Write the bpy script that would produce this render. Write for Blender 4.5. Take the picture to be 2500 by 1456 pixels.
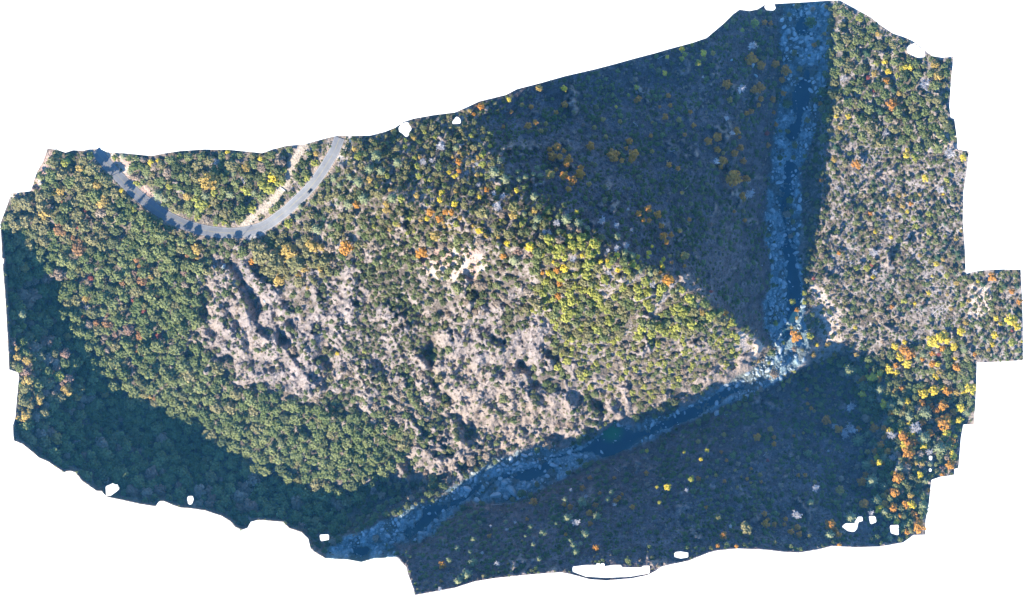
import bpy, bmesh, math, random
import numpy as np
from mathutils import Vector, Matrix

scene = bpy.context.scene
for o in list(bpy.data.objects): bpy.data.objects.remove(o)

# ---------------------------------------------------------------- camera: straight down, parallel projection (a survey map)
cam_data = bpy.data.cameras.new('camera'); cam = bpy.data.objects.new('camera', cam_data)
scene.collection.objects.link(cam); scene.camera = cam
cam_data.type = 'ORTHO'; cam_data.ortho_scale = 700.0
cam_data.clip_start = 1.0; cam_data.clip_end = 3000.0
cam.location = (0, 0, 190); cam.rotation_euler = (0, 0, 0)

# ---------------------------------------------------------------- sky, sun, exposure
SUN_DEG = 49.0; EL_DEG = 27.0
world = bpy.data.worlds.new('World'); scene.world = world; world.use_nodes = True
nt = world.node_tree; nt.nodes.clear()
sky = nt.nodes.new('ShaderNodeTexSky'); sky.sky_type = 'NISHITA'; sky.sun_disc = False
sky.sun_elevation = math.radians(EL_DEG); sky.sun_rotation = math.radians(270.0 - SUN_DEG)
sky.air_density = 1.3; sky.dust_density = 0.0; sky.ozone_density = 10.0; sky.altitude = 900
bg = nt.nodes.new('ShaderNodeBackground'); bg.inputs['Strength'].default_value = 0.15
page = nt.nodes.new('ShaderNodeBackground'); page.inputs['Color'].default_value = (1, 1, 1, 1); page.inputs['Strength'].default_value = 1.0
tc = nt.nodes.new('ShaderNodeTexCoord'); sep = nt.nodes.new('ShaderNodeSeparateXYZ')
lt = nt.nodes.new('ShaderNodeMath'); lt.operation = 'LESS_THAN'; lt.inputs[1].default_value = -0.45
mx = nt.nodes.new('ShaderNodeMixShader'); wo = nt.nodes.new('ShaderNodeOutputWorld')
L = nt.links.new
L(sky.outputs[0], bg.inputs['Color']); L(tc.outputs['Generated'], sep.inputs[0]); L(sep.outputs['Z'], lt.inputs[0])
L(lt.outputs[0], mx.inputs[0]); L(bg.outputs[0], mx.inputs[1]); L(page.outputs[0], mx.inputs[2]); L(mx.outputs[0], wo.inputs[0])

sun_data = bpy.data.lights.new('sun', 'SUN'); sun_data.energy = 4.7; sun_data.angle = math.radians(0.5); sun_data.color = (1.0, 0.89, 0.73)
sun = bpy.data.objects.new('sun', sun_data); scene.collection.objects.link(sun)
a, e = math.radians(SUN_DEG), math.radians(EL_DEG)
sun.rotation_euler = Vector((math.cos(a) * math.cos(e), math.sin(a) * math.cos(e), -math.sin(e))).to_track_quat('-Z', 'Y').to_euler()
sun.location = (-300, -300, 400)
vs = scene.view_settings
vs.view_transform = 'Standard'; vs.look = 'None'; vs.exposure = 1.22; vs.gamma = 1.0; vs.use_curve_mapping = False
scene.cycles.max_bounces = 4; scene.cycles.diffuse_bounces = 1; scene.cycles.volume_bounces = 0

# ---------------------------------------------------------------- map data
# Everything below is laid out on a survey grid: map units (u to the east, v to the south), 0.28 m each.
S = 0.28
GW, GH, C = 1000, 583, 2.5          # raster cells of 2.5 map units
SUN_AZ = math.radians(SUN_DEG)           # shadows fall towards this direction (counter-clockwise from east)
SUN_EL = math.radians(EL_DEG)
TAN = math.tan(SUN_EL)

def P(s):
    a = [float(t) for t in s.replace(';', ' ').replace(',', ' ').split()]
    return np.array(a).reshape(-1, 2)

OUTLINE = P('''116,363 140,366 160,373 178,367 205,368 215,365 245,364 262,372 300,374 340,378 370,381 400,375 440,369 500,365
560,366 610,371 640,374 665,365 700,356 740,353 770,345 800,337 822,332 870,332 905,331 940,322 965,312 985,298 1010,290 1060,281
1110,275 1140,262 1170,248 1235,232 1262,218 1320,203 1380,186 1450,170 1500,157 1550,143 1600,130 1630,121 1690,105 1725,93 1770,55
1790,35 1805,24 1830,27 1850,23 1869,11 1866,18 1871,25 1889,26 1894,20 1890,10 1960,6 2020,2 2050,1 2085,20 2125,42 2150,62 2180,82 2205,90 2228,100
2260,125 2275,137 2300,141 2328,138 2322,200 2318,260 2321,288 2330,290 2337,340 2338,365 2366,370 2360,420 2352,470 2351,540
2356,610 2358,669 2375,664 2410,659 2450,658 2492,659 2496,740 2500,880 2440,884 2385,886 2383,960 2378,1036 2352,1037 2346,1070
2340,1144 2330,1145 2330,1160 2295,1165 2274,1172 2268,1230 2260,1270 2259,1306 2230,1307 2205,1325 2150,1335 2090,1337 2030,1334
2000,1342 1950,1350 1910,1348 1870,1343 1800,1340 1750,1345 1730,1350 1680,1370 1640,1378 1615,1384 1600,1395 1580,1405 1540,1413
1480,1418 1440,1415 1400,1404 1370,1398 1310,1402 1210,1412 1160,1420 1110,1436 1012,1454 1010,1440 995,1400 992,1385 985,1378
970,1362 960,1361 910,1365 882,1373 850,1367 795,1364 770,1350 758,1340 752,1315 735,1300 705,1290 690,1275 630,1270 612,1275
604,1290 590,1294 575,1288 560,1272 540,1260 500,1247 465,1242 440,1240 425,1235 400,1224 388,1225 380,1237 345,1232 300,1222
262,1214 255,1208 248,1200 235,1199 215,1185 200,1175 185,1155 172,1150 155,1153 135,1140 118,1128 95,1118 80,1105 55,1085 33,1076
31,1040 37,1020 40,985 46,920 44,910 22,903 18,820 12,720 6,645 9,644 9,632 5,632 1,545 18,500 27,472 75,467 90,420 105,395''')
HOLES = [P(s) for s in (
 '973,313 980,302 995,298 1005,315 998,325 998,330 992,336 982,326 975,322', '1104,298 1115,284 1123,290 1126,302 1105,303',
 '2214,120 2218,112 2232,106 2240,112 2257,125 2257,140 2240,141 2228,136 2216,130',
 '258,1188 270,1183 275,1180 288,1184 292,1194 285,1200 270,1211 259,1211', '457,1218 459,1212 470,1211 473,1219 468,1232 460,1232',
 '780,1306 803,1305 803,1318 783,1322',
 '1398,1384 1430,1380 1455,1380 1456,1376 1476,1376 1476,1383 1500,1380 1515,1380 1520,1386 1565,1386 1570,1382 1586,1382 1586,1400 1540,1408 1480,1411 1430,1408 1398,1396',
 '1646,1352 1650,1348 1662,1347 1680,1350 1680,1361 1662,1364 1647,1360',
 '2055,1286 2065,1278 2085,1278 2095,1262 2105,1262 2107,1272 2096,1275 2092,1292 2085,1299 2070,1297',
 '2121,1260 2137,1261 2140,1275 2125,1281', '2172,1283 2194,1282 2194,1308 2175,1302',
 '2268,1113 2276,1114 2275,1125 2268,1123', '2267,1143 2274,1145 2276,1152 2268,1152')]
# sides of the valley that fall away from the afternoon sun
SHADY = [P('''1150,230 1190,330 1240,430 1330,490 1420,560 1540,640 1640,680 1705,715 1760,770 1830,810 1860,850 1900,845 1925,800 1938,720
 1946,640 1950,560 1952,450 1958,375 1975,352 1982,300 1990,200 1992,100 1992,-60 1150,-60'''),
 P('''1935,885 1985,872 2035,858 2060,920 2110,965 2120,1050 2105,1140 2140,1200 2200,1260 2260,1330 2260,1560 -200,1560 -200,545 0,548 30,585
 60,645 110,705 155,780 190,840 222,900 238,965 300,1005 360,1025 430,1055 470,1090 540,1135 620,1165 700,1192 780,1208 850,1222
 900,1192 950,1198 1020,1175 1090,1180 1130,1168 1180,1135 1230,1122 1300,1112 1380,1100 1450,1085 1480,1050 1500,1040 1540,1054
 1580,1032 1640,1022 1700,988 1760,968 1850,932 1900,908''')]
GRAZE = [P('''860,300 870,470 1000,520 1130,520 1260,600 1400,640 1540,640 1420,560 1330,490 1240,430 1190,330 1150,230'''),
 P('1380,120 1720,60 1760,150 1650,190 1500,230 1300,260 1150,300 1150,250'),
 P('20,840 130,850 200,980 130,1070 20,1075'),
 P('2060,900 2160,890 2240,960 2350,1000 2350,1180 2260,1330 2180,1330 2130,1220 2090,1140 2110,1040 2095,965')]
BED = P('''1915,-40 1908,60 1905,120 1915,160 1908,210 1900,260 1890,330 1885,400 1878,460 1866,520 1870,580 1880,640 1886,700 1862,740 1870,800 1890,850
 1850,890 1790,930 1740,955 1690,985 1640,1008 1580,1022 1545,1046 1500,1030 1470,1060 1440,1080 1370,1095 1310,1092 1250,1112 1200,1120 1160,1150
 1100,1195 1060,1220 1000,1240 930,1275 870,1305 830,1320 800,1345 780,1400 980,1400 960,1330 1010,1325 1060,1300 1090,1265 1140,1225 1250,1225 1300,1205 1380,1165 1440,1125 1500,1110
 1560,1085 1640,1045 1720,1012 1790,985 1850,955 1910,925 1960,885 1985,850 1968,790 1966,740 1958,690 1955,600 1960,540 1955,460 1960,400 1985,340 2000,290 2015,200 2022,100 2025,-40''')
WATER = [P(s) for s in (
 '1925,-20 1922,20 1945,45 1930,80 1950,110 1985,100 1975,60 1960,30 1965,-20',
 '1935,85 1960,100 1952,140 1962,190 1940,230 1925,250 1935,290 1922,330 1940,360 1918,400 1905,440 1900,490 1906,540 1912,580 1904,600 1920,640 1917,680 1920,710 1922,750 1910,790 1945,790 1958,740 1955,690 1945,640 1940,600 1925,560 1925,520 1935,480 1945,420 1932,370 1950,330 1968,280 1975,230 1982,200 1985,165 1970,130 1985,105',
 '1910,780 1905,830 1920,845 1945,800',
 '1790,935 1740,965 1690,992 1640,1018 1590,1045 1545,1056 1500,1028 1470,1055 1440,1088 1370,1108 1355,1120 1310,1140 1260,1150 1200,1165 1150,1190 1140,1210 1090,1228 1060,1232 1040,1240 1015,1280 1000,1300 1020,1300 1050,1280 1075,1255 1110,1235 1150,1215 1180,1185 1240,1170 1290,1180 1340,1150 1360,1120 1440,1105 1480,1122 1500,1120 1530,1100 1560,1075 1620,1050 1680,1030 1720,1010 1790,965 1830,950',
 '850,1350 860,1340 890,1332 915,1338 905,1355 895,1385 860,1385', '1010,1285 960,1300 1000,1312 1020,1300')]
RIVER_LINE = P('1960,-20 1965,100 1960,200 1940,300 1925,400 1915,500 1915,600 1930,700 1925,790 1900,880 1820,935 1700,990 1560,1045 1450,1080 1300,1115 1150,1170 1050,1215 980,1260 880,1320 850,1390')
GULLIES = [(P('955,660 975,710 1000,745 1030,785'), 9, 14), (P('1050,820 1052,880 1060,930 1085,965 1110,1000'), 10, 17), (P('1180,820 1215,835 1250,830'), 8, 8),
 (P('1270,885 1295,905 1305,935'), 9, 16), (P('678,770 682,800 690,830'), 9, 16), (P('540,640 575,660'), 7, 8), (P('560,770 572,800 560,815'), 6, 7),
 (P('985,850 1005,890 1000,930'), 8, 11), (P('1100,985 1130,1040 1160,1080 1180,1120'), 9, 14), (P('1440,965 1470,1000 1480,1045'), 11, 18),
 (P('1335,810 1370,850 1400,880'), 6, 10), (P('1255,730 1280,740 1300,760'), 6, 8), (P('1985,348 2000,350 2040,362 2110,352'), 14, 30), (P('1640,955 1675,962 1700,975'), 7, 7),
 (P('820,720 800,760 770,810 740,850'), 4, 6), (P('850,940 830,970 805,985'), 7, 8), (P('470,840 500,880 540,900'), 5, 9), (P('1040,1165 1100,1150 1140,1135'), 6, 8),
 (P('770,880 765,930'), 6, 8), (P('600,690 560,720'), 5, 7), (P('1250,560 1215,600'), 4, 8), (P('500,690 515,720'), 5, 6), (P('1345,860 1375,900 1385,930'), 7, 9)]
ROAD = P('220,352 228,362 262,402 294,436 325,467 358,494 395,521 435,542 475,557 512,565 550,569 589,568 628,559 655,547 679,530 702,512 723,492 740,476 756,459 773,438 789,415 803,392 815,372 824,350 831,331 836,318')
TRACK = P('748,346 735,368 712,402 700,443 689,461 664,494 640,512 617,530 596,552')

# ---------------------------------------------------------------- raster tools
gx = (np.arange(GW) + 0.0) * C; gy = (np.arange(GH) + 0.0) * C
GX, GY = np.meshgrid(gx, gy)

def fill(poly):
    m = np.zeros((GH, GW), bool)
    x, y = poly[:, 0], poly[:, 1]; x2, y2 = np.roll(x, -1), np.roll(y, -1)
    for j in range(GH):
        yy = gy[j] + 1e-3
        k = (y > yy) != (y2 > yy)
        if not k.any(): continue
        xs = np.sort(x[k] + (yy - y[k]) / (y2[k] - y[k]) * (x2[k] - x[k]))
        for a, b in zip(xs[::2], xs[1::2]):
            m[j, max(0, int(math.ceil(a / C))):max(0, int(math.floor(b / C)) + 1)] = True
    return m

def seg_dist(line, reach, closed=False, param=False):
    """distance from each cell to a line, and how far along it (map units), within reach"""
    D = np.full((GH, GW), float(reach)); T = np.zeros((GH, GW)); acc = 0.0
    pts = np.vstack([line, line[:1]]) if closed else line
    for (ax, ay), (bx, by) in zip(pts[:-1], pts[1:]):
        L = math.hypot(bx - ax, by - ay)
        if L < 1e-6: continue
        i0 = max(0, int((min(ax, bx) - reach) / C)); i1 = min(GW, int((max(ax, bx) + reach) / C) + 2)
        j0 = max(0, int((min(ay, by) - reach) / C)); j1 = min(GH, int((max(ay, by) + reach) / C) + 2)
        if i1 <= i0 or j1 <= j0: acc += L; continue
        X = GX[j0:j1, i0:i1]; Y = GY[j0:j1, i0:i1]
        t = np.clip(((X - ax) * (bx - ax) + (Y - ay) * (by - ay)) / L ** 2, 0, 1)
        d = np.hypot(X - ax - t * (bx - ax), Y - ay - t * (by - ay))
        k = d < D[j0:j1, i0:i1]
        D[j0:j1, i0:i1][k] = d[k]; T[j0:j1, i0:i1][k] = (acc + t * L)[k]
        acc += L
    return (D, T) if param else D

def blur(m, sig):
    """three box passes, sigma in map units"""
    r = max(1, int(round(sig / C)))
    a = np.asarray(m, float)
    for _ in range(3):
        for ax in (0, 1):
            p = np.pad(a, [(r + 1, r) if k == ax else (0, 0) for k in (0, 1)], mode='edge')
            c = np.cumsum(p, axis=ax)
            a = (np.take(c, range(2 * r + 1, c.shape[ax]), axis=ax) - np.take(c, range(0, c.shape[ax] - 2 * r - 1), axis=ax)) / (2 * r + 1)
    return a

def vnoise(sx, sy, seed, rot=0.0):
    """smooth value noise in -1..1, lattice spacing sx, sy map units"""
    rs = np.random.RandomState(seed)
    c, s = math.cos(rot), math.sin(rot)
    X = (GX * c - GY * s) / sx; Y = (GX * s + GY * c) / sy
    X = X - X.min(); Y = Y - Y.min()
    L = rs.uniform(-1, 1, (int(Y.max()) + 3, int(X.max()) + 3))
    i = X.astype(int); j = Y.astype(int); fx = X - i; fy = Y - j
    fx = fx * fx * (3 - 2 * fx); fy = fy * fy * (3 - 2 * fy)
    return (L[j, i] * (1 - fx) + L[j, i + 1] * fx) * (1 - fy) + (L[j + 1, i] * (1 - fx) + L[j + 1, i + 1] * fx) * fy

def fbm(sx, sy, seed, oct=4, rot=0.0, gain=0.5):
    a = 0; w = 1; t = 0
    for o in range(oct):
        if min(sx, sy) / 2 ** o < 3: break
        a = a + w * vnoise(sx / 2 ** o, sy / 2 ** o, seed + 17 * o, rot + 0.6 * o if sx == sy else rot); t += w; w *= gain
    return a / t * 1.6

def sample(A, u, v):
    x = np.clip(np.asarray(u, float) / C, 0, GW - 1.001); y = np.clip(np.asarray(v, float) / C, 0, GH - 1.001)
    i = x.astype(int); j = y.astype(int); fx = x - i; fy = y - j
    return (A[j, i] * (1 - fx) + A[j, i + 1] * fx) * (1 - fy) + (A[j + 1, i] * (1 - fx) + A[j + 1, i + 1] * fx) * fy

def smooth(a, b, x):
    t = np.clip((x - a) / (b - a), 0, 1); return t * t * (3 - 2 * t)

# ---------------------------------------------------------------- relief
inside = fill(OUTLINE)
edge = seg_dist(OUTLINE, 70, True)
for h in HOLES:
    inside &= ~fill(h)
    edge = np.minimum(edge, seg_dist(h, 70, True))
sdf = np.where(inside, edge, -edge)                     # map units inside the surveyed outline
shady = np.zeros((GH, GW), bool)
for p in SHADY: shady |= fill(p)
graze = np.zeros((GH, GW), bool)
for p in GRAZE: graze |= fill(p)
wob = [fbm(110, 110, 900 + k, 4, gain=.6) * 17 for k in (0, 1)]

def warp(m, amt=1.0):
    return sample(m.astype(float), GX + wob[0] * amt, GY + wob[1] * amt) > 0.5
shady = warp(shady, 1.3); graze = warp(graze)
shadow_goal = shady & ~graze

cs, sn = math.cos(SUN_AZ), math.sin(SUN_AZ)
def solve(g, mu=0.10):
    """height field whose slope along the shadow direction follows g"""
    PW, PH = 1280, 768
    G = np.zeros((PH, PW)); oy, ox = (PH - GH) // 2, (PW - GW) // 2
    G[oy:oy + GH, ox:ox + GW] = g
    kx = np.fft.fftfreq(PW, C * S)[None, :] * 2 * np.pi; ky = np.fft.fftfreq(PH, C * S)[:, None] * 2 * np.pi
    kd = kx * cs - ky * sn; kc = kx * sn + ky * cs
    k2 = kx ** 2 + ky ** 2
    den = kd ** 2 + mu * kc ** 2 + 6.0 * k2 ** 2 + 3e-6
    Hh = np.fft.fft2(G) * (-1j * kd) / den
    Hh[0, 0] = 0
    return np.fft.ifft2(Hh).real[oy:oy + GH, ox:ox + GW]

def cast_margin(H, n=300, only=None):
    """how far (m) the ground lies under the sun's shadow plane; > 0 is shaded"""
    best = np.full(H.shape, -1e3)
    Hm = np.where(inside, H, -1e3)
    for k in range(1, n):
        t = k * 4.0
        du, dv = int(round(-cs * t / C)), int(round(sn * t / C))
        src = np.full(H.shape, -1e3)
        ys = slice(max(0, -dv), GH - max(0, dv)); yd = slice(max(0, dv), GH - max(0, -dv))
        xs = slice(max(0, -du), GW - max(0, du)); xd = slice(max(0, du), GW - max(0, -du))
        src[ys, xs] = Hm[yd, xd]
        best = np.maximum(best, src - H - math.hypot(du, dv) * C * S * TAN)
    return best

g = np.where(shady, np.where(GX > 900, -0.57, -0.85), 0.42)
g = np.where(graze, -0.47, g)
bed = fill(BED)
bedd = seg_dist(np.vstack([BED, BED[:1]]), 120)
bed_sd = np.where(bed, bedd, -bedd)
g = np.where(shady & ~bed & (bedd < 110), -1.0, g)
g = np.where(bed & ~shady, 0.0, g)
g = blur(g, 8)
rl_d, rl_t = seg_dist(RIVER_LINE, 4000, param=True)
rl_len = np.hypot(*np.diff(RIVER_LINE, axis=0).T).sum()
level = 9.0 * (1 - rl_t / rl_len) + 14 * smooth(1150, 840, GX) * smooth(1120, 1200, GY)   # nine metres of fall, and the south-west end raised so the bed tilts into shade
def settle(H):
    # bring the river line to its level with a smooth far-reaching correction
    u = []; 
    for a, b in zip(RIVER_LINE[:-1], RIVER_LINE[1:]):
        for t in np.arange(0, 1, 0.25): u.append(a + (b - a) * t)
    u = np.array(u); u = u[(u[:, 1] > 0) & (u[:, 1] < 1400)]
    e = sample(H, u[:, 0], u[:, 1]) - sample(level, u[:, 0], u[:, 1])
    num = np.zeros_like(H); den = np.zeros_like(H)
    for (a, b), q in zip(u, e):
        w = 1 / ((GX - a) ** 2 + (GY - b) ** 2 + 90 ** 2) ** 1.5
        num += w * q; den += w
    return H - num / den
GSTRIP = fill(GRAZE[1]) | fill(GRAZE[2])
g = np.where(GSTRIP, -0.30, g)
g = blur(g, 5)
H = settle(solve(g))
for it in range(4):                                     # let the shaded sides fall steeply enough for the low sun
    m = cast_margin(H, 210)
    g = g - 0.25 * blur(shadow_goal & inside & (m < 1) & (sdf > 12), 10) + 0.2 * blur((~shady) & inside & (m > 0), 14)
    H = settle(solve(g))

def cells(sx, sy, seed, rot=0.0, jit=0.85):
    """cellular pattern: distance to the nearest cell centre, to the border, and a random number per cell"""
    rs = np.random.RandomState(seed); c, s = math.cos(rot), math.sin(rot)
    X = (GX * c - GY * s) / sx; Y = (GX * s + GY * c) / sy
    X = X - X.min() + 1; Y = Y - Y.min() + 1
    n1, n0 = int(Y.max()) + 3, int(X.max()) + 3
    px, py, pv = rs.uniform(.5 - jit / 2, .5 + jit / 2, (n1, n0)), rs.uniform(.5 - jit / 2, .5 + jit / 2, (n1, n0)), rs.uniform(0, 1, (n1, n0))
    i = X.astype(int); j = Y.astype(int)
    f1 = np.full(X.shape, 9.0); f2 = f1.copy(); cv = np.zeros(X.shape)
    for dj in (-1, 0, 1):
        for di in (-1, 0, 1):
            a, b = j + dj, i + di
            d = np.hypot(X - b - px[a, b], Y - a - py[a, b])
            k = d < f1
            f2 = np.where(k, f1, np.minimum(f2, d)); cv = np.where(k, pv[a, b], cv); f1 = np.where(k, d, f1)
    return f1, f2 - f1, cv

# zones of bare rock, stony soil and gravel
ROCK = [P(s) for s in (
 '470,690 500,650 545,630 575,640 640,650 660,690 700,735 745,755 790,720 845,690 855,740 830,790 800,830 800,880 770,930 745,985 700,975 650,930 600,900 590,850 540,830 500,800',
 '1055,835 1110,800 1200,805 1300,825 1330,860 1310,930 1330,960 1270,960 1200,950 1170,990 1120,985 1080,950 1060,900',
 '1450,960 1490,955 1560,985 1610,1015 1590,1035 1540,1056 1490,1036 1470,1045', '1300,950 1360,930 1420,960 1470,1050 1400,1090 1330,1090 1260,1100 1200,1080 1230,1030 1290,1000',
 '895,1160 950,1110 1000,1085 1080,1110 1120,1140 1100,1180 1020,1178 940,1196', '1640,960 1700,930 1790,880 1850,860 1890,870 1850,920 1760,960 1700,985 1650,990',
 '350,880 400,868 450,840 475,800 490,830 450,870 400,888', '930,560 1000,555 1010,600 950,610', '920,820 960,810 1010,860 1000,900 940,890', '640,590 560,600 545,640 600,650')]
SOIL = [P(s) for s in (
 '1040,610 1150,600 1200,640 1160,690 1070,690 1030,660', '245,368 330,380 330,430 400,490 395,515 340,470 290,415', '1900,860 2010,840 2050,870 1990,890 1920,910 1850,930 1830,920',
 '1970,690 2010,700 2050,760 2060,860 2010,850 1985,770', '2360,690 2420,700 2420,770 2360,790', '100,400 120,365 135,370 115,440 80,470 20,490 25,470 80,465',
 '240,560 280,520 310,525 270,570', '2290,320 2338,330 2338,368 2250,360', '1800,800 1870,840 1850,880 1790,860')]
f0 = fbm(14, 14, 15, 2); rock = np.zeros((GH, GW)); soil = np.zeros((GH, GW))
for p in ROCK: rock = np.maximum(rock, fill(p))
for p in ('690,630 900,650 1050,800 1060,960 900,980 780,960 800,830', '430,820 600,830 650,940 560,970 450,900', '1060,680 1300,700 1400,860 1480,960 1300,950 1200,800 1050,820', '1000,1000 1300,950 1480,990 1460,1080 1200,1110 1000,1100'):
    rock = np.maximum(rock, .52 * fill(P(p)))
for p in SOIL: soil = np.maximum(soil, fill(p))
n1 = fbm(45, 45, 5, 4, gain=.7); n2 = fbm(16, 16, 8, 3); n3 = fbm(150, 150, 11, 3)
rock = smooth(.24, .80, blur(rock, 22) + .62 * n1 + .25 * f0)
soil = smooth(.30, .75, blur(soil, 6) + .3 * n1)
bedm = smooth(-7, 5, bed_sd + 6 * n2)
wet = np.zeros((GH, GW), bool)
for p in WATER: wet |= fill(p)
wetd = np.minimum.reduce([seg_dist(np.vstack([p, p[:1]]), 40) for p in WATER])
wet_sd = np.where(wet, wetd, -wetd)
up = (GX > 1840) & (GY < 610)
wet_sd = np.where(up, wet_sd - 3 - 12 * n1 + 16 * smooth(40, 10, np.hypot(GX - 1960, (GY - 225) * .7)), wet_sd)

# relief detail, metres
slope_n = fbm(70, 70, 21, 5)
rib = np.abs(fbm(58, 190, 31, 4, 0.45, .45)); ribB = np.abs(fbm(46, 170, 34, 4, -0.5, .5)); wax = smooth(-.6, .5, fbm(120, 120, 36, 2)); rib2 = np.abs(fbm(80, 80, 37, 5, gain=.45))
H = H + 1.1 * slope_n * smooth(0, 40, bedd) + 0.8 * n2
c1 = cells(13, 19, 41, 0.5); c2 = cells(6, 8, 43, 0.2)
H = H + rock * (11.0 * wax * (.5 - rib) + 8.0 * (.5 - ribB) + 11.0 * (.45 - rib2) + 1.2 * n1 + 2.0 * (c1[2] - .5) + 1.3 * (c2[2] - .5) - 1.4 * smooth(.16, 0, c1[1]))
clumpy = fbm(50, 50, 97, 2)
for line, wid, dep in GULLIES:
    d = seg_dist(line, 60) + 5 * n2
    H = H - dep * 0.50 * smooth(-.9, .3, clumpy) * smooth(wid * 2.0, 0, d)
# the river bed: slabs and ledges between the banks, pools below water level
k1 = cells(16, 24, 51, -0.35); k2 = cells(7, 10, 53, 0.3)
bedH = level + 0.5 + 1.6 * (k1[2] - .45) + .9 * (k2[2] - .5) - 1.0 * smooth(.10, 0, k1[1]) - .5 * smooth(.12, 0, k2[1]) + .05 * np.clip(-wet_sd, 0, 40)
w = smooth(-26, 6, bed_sd + 5 * n2)
H = H * (1 - w) + bedH * w
deep = np.zeros((GH, GW))
for q in (P('1460,1095 1500,1075 1545,1068'), P('1925,630 1935,690 1935,740'), P('1962,205 1960,235'), P('1440,1100 1490,1085 1540,1070'), P('1050,1245 1020,1285'), P('1315,1150 1345,1142'), P('1130,1215 1155,1200'), P('875,1345 880,1360'), P('1935,300 1925,420'), P('1640,1030 1680,1020')):
    deep = np.maximum(deep, smooth(34, 14, seg_dist(q, 60) + 5 * n2))
H = np.where(bed_sd > -8, H - smooth(-3, 8, wet_sd + 4 * n2) * (1.0 + 1.6 * deep + 1.1 * (k1[2] - .5)), H)
H = np.where((wet_sd > 5) & (deep > .5), np.minimum(H, level - .8), H)
# rim added along sunward survey edges, shaped to keep the slope behind in shade
only_edge = np.where(inside, seg_dist(OUTLINE, 70, True), 0)
ey, ex = np.gradient(blur(sdf, 5))
facing = (-ex * -cs) + (-ey * sn)                        # outward normal against the direction of the sun
lip = smooth(.15, .6, facing) * blur(shadow_goal, 8) * np.exp(-np.maximum(only_edge - 4, 0) / 5.0)
H = H + np.where(GX > 985, 3.0, 13.0) * lip * inside
H = H + 9 * np.exp(-seg_dist(P('748,1325 760,1346 795,1368 850,1371 882,1377 910,1370 975,1366 990,1390'), 70).clip(6, 70) / 6.0) * 2.2 * inside  # taller rim added at the river's lower end to block sun from the bed
# road bench and track
def resample(line, step):
    seg = np.hypot(*np.diff(line, axis=0).T); t = np.concatenate([[0], np.cumsum(seg)])
    q = np.linspace(0, t[-1], int(t[-1] / step) + 1)
    return np.stack([np.interp(q, t, line[:, 0]), np.interp(q, t, line[:, 1])], 1), q
def spline(line, step):
    p = np.vstack([2 * line[0] - line[1], line, 2 * line[-1] - line[-2]]); out = []
    for a, b, c_, d in zip(p[:-3], p[1:-2], p[2:-1], p[3:]):
        for t in np.arange(0, 1, .125):
            out.append(.5 * (2 * b + (c_ - a) * t + (2 * a - 5 * b + 4 * c_ - d) * t * t + (3 * b - a - 3 * c_ + d) * t ** 3))
    return resample(np.array(out + [line[-1]]), step)
def bench(H, line, half, fade, passes):
    pts, q = spline(line, 4)
    z = sample(blur(H, 14), pts[:, 0], pts[:, 1])
    for _ in range(passes):
        z = np.convolve(np.pad(z, 4, mode='edge'), np.ones(9) / 9, 'valid')
    d, t = seg_dist(pts, half + fade + 5, param=True)
    w = smooth(half + fade, half, d)
    return H * (1 - w) + np.interp(t, q, z) * w, pts, q, z, d
H, TRACKP, trq, trz, track_d = bench(H, TRACK, 8, 14, 4)
H, ROADP, rdq, rdz, road_d = bench(H, ROAD, 15, 24, 12)
H = H - .35 * smooth(14, 12.5, road_d)

# ---------------------------------------------------------------- ground colours (linear albedo)
def col(*c): return np.array(c)[None, None, :]
def mixc(a, b, w): return a * (1 - w[..., None]) + b * w[..., None]
f1n = fbm(9, 9, 61, 2); f2n = fbm(28, 28, 63, 3); speck = np.random.RandomState(3).uniform(-1, 1, (GH, GW))
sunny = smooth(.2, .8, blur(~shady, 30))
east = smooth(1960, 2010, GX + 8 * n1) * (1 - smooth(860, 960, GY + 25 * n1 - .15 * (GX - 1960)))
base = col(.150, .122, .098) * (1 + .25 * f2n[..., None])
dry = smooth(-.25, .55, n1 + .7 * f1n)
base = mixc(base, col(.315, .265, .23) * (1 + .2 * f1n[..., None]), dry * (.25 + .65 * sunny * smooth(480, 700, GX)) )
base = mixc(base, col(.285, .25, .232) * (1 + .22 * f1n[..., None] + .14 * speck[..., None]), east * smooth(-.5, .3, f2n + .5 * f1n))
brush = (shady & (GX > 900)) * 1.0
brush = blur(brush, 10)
base = mixc(base, col(.132, .112, .124) * (1 + .35 * f1n[..., None] + .2 * f2n[..., None]), .75 * brush)  # grey-brown brush ground, its colour also darkened to deepen the blue shade
rk = col(.295, .248, .224) * (1 + .22 * (c1[2] - .5)[..., None] + .22 * (c2[2] - .5)[..., None] + .18 * f1n[..., None])
rk = mixc(rk, col(.36, .29, .235) * np.ones_like(rk), smooth(.1, .6, n3 + .4 * n1) * .55)
base = mixc(base, rk, rock)
sl = col(.52, .43, .36) * (1 + .18 * f1n[..., None] + .12 * speck[..., None])
sl = mixc(sl, col(.44, .30, .245) * np.ones_like(sl), smooth(-.2, .5, f2n) * smooth(1250, 1150, GX))
base = mixc(base, sl, soil * smooth(-.9, .1, f2n + .4))
stone = col(.22, .305, .33) * (1 + .55 * (k1[2] - .5)[..., None] + .30 * (k2[2] - .5)[..., None] + .10 * f1n[..., None])
silt = col(.13, .14, .125) * np.ones_like(stone)
stone = mixc(stone, silt, smooth(-.1, .5, n1 * .5 + f2n * .9) * .85)
base = mixc(base, stone, bedm)
base = mixc(base, col(.10, .13, .12) * np.ones_like(base), smooth(0, 5, wet_sd) * .8)
shoulder = smooth(24, 13, road_d + 5 * f2n); base = mixc(base, col(.40, .31, .235) * (1 + .25 * f1n[..., None]), shoulder * .8)
tr = smooth(15, 7, track_d + 5 * f1n); base = mixc(base, col(.46, .39, .31) * (1 + .15 * f1n[..., None]), tr * .9)
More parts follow.
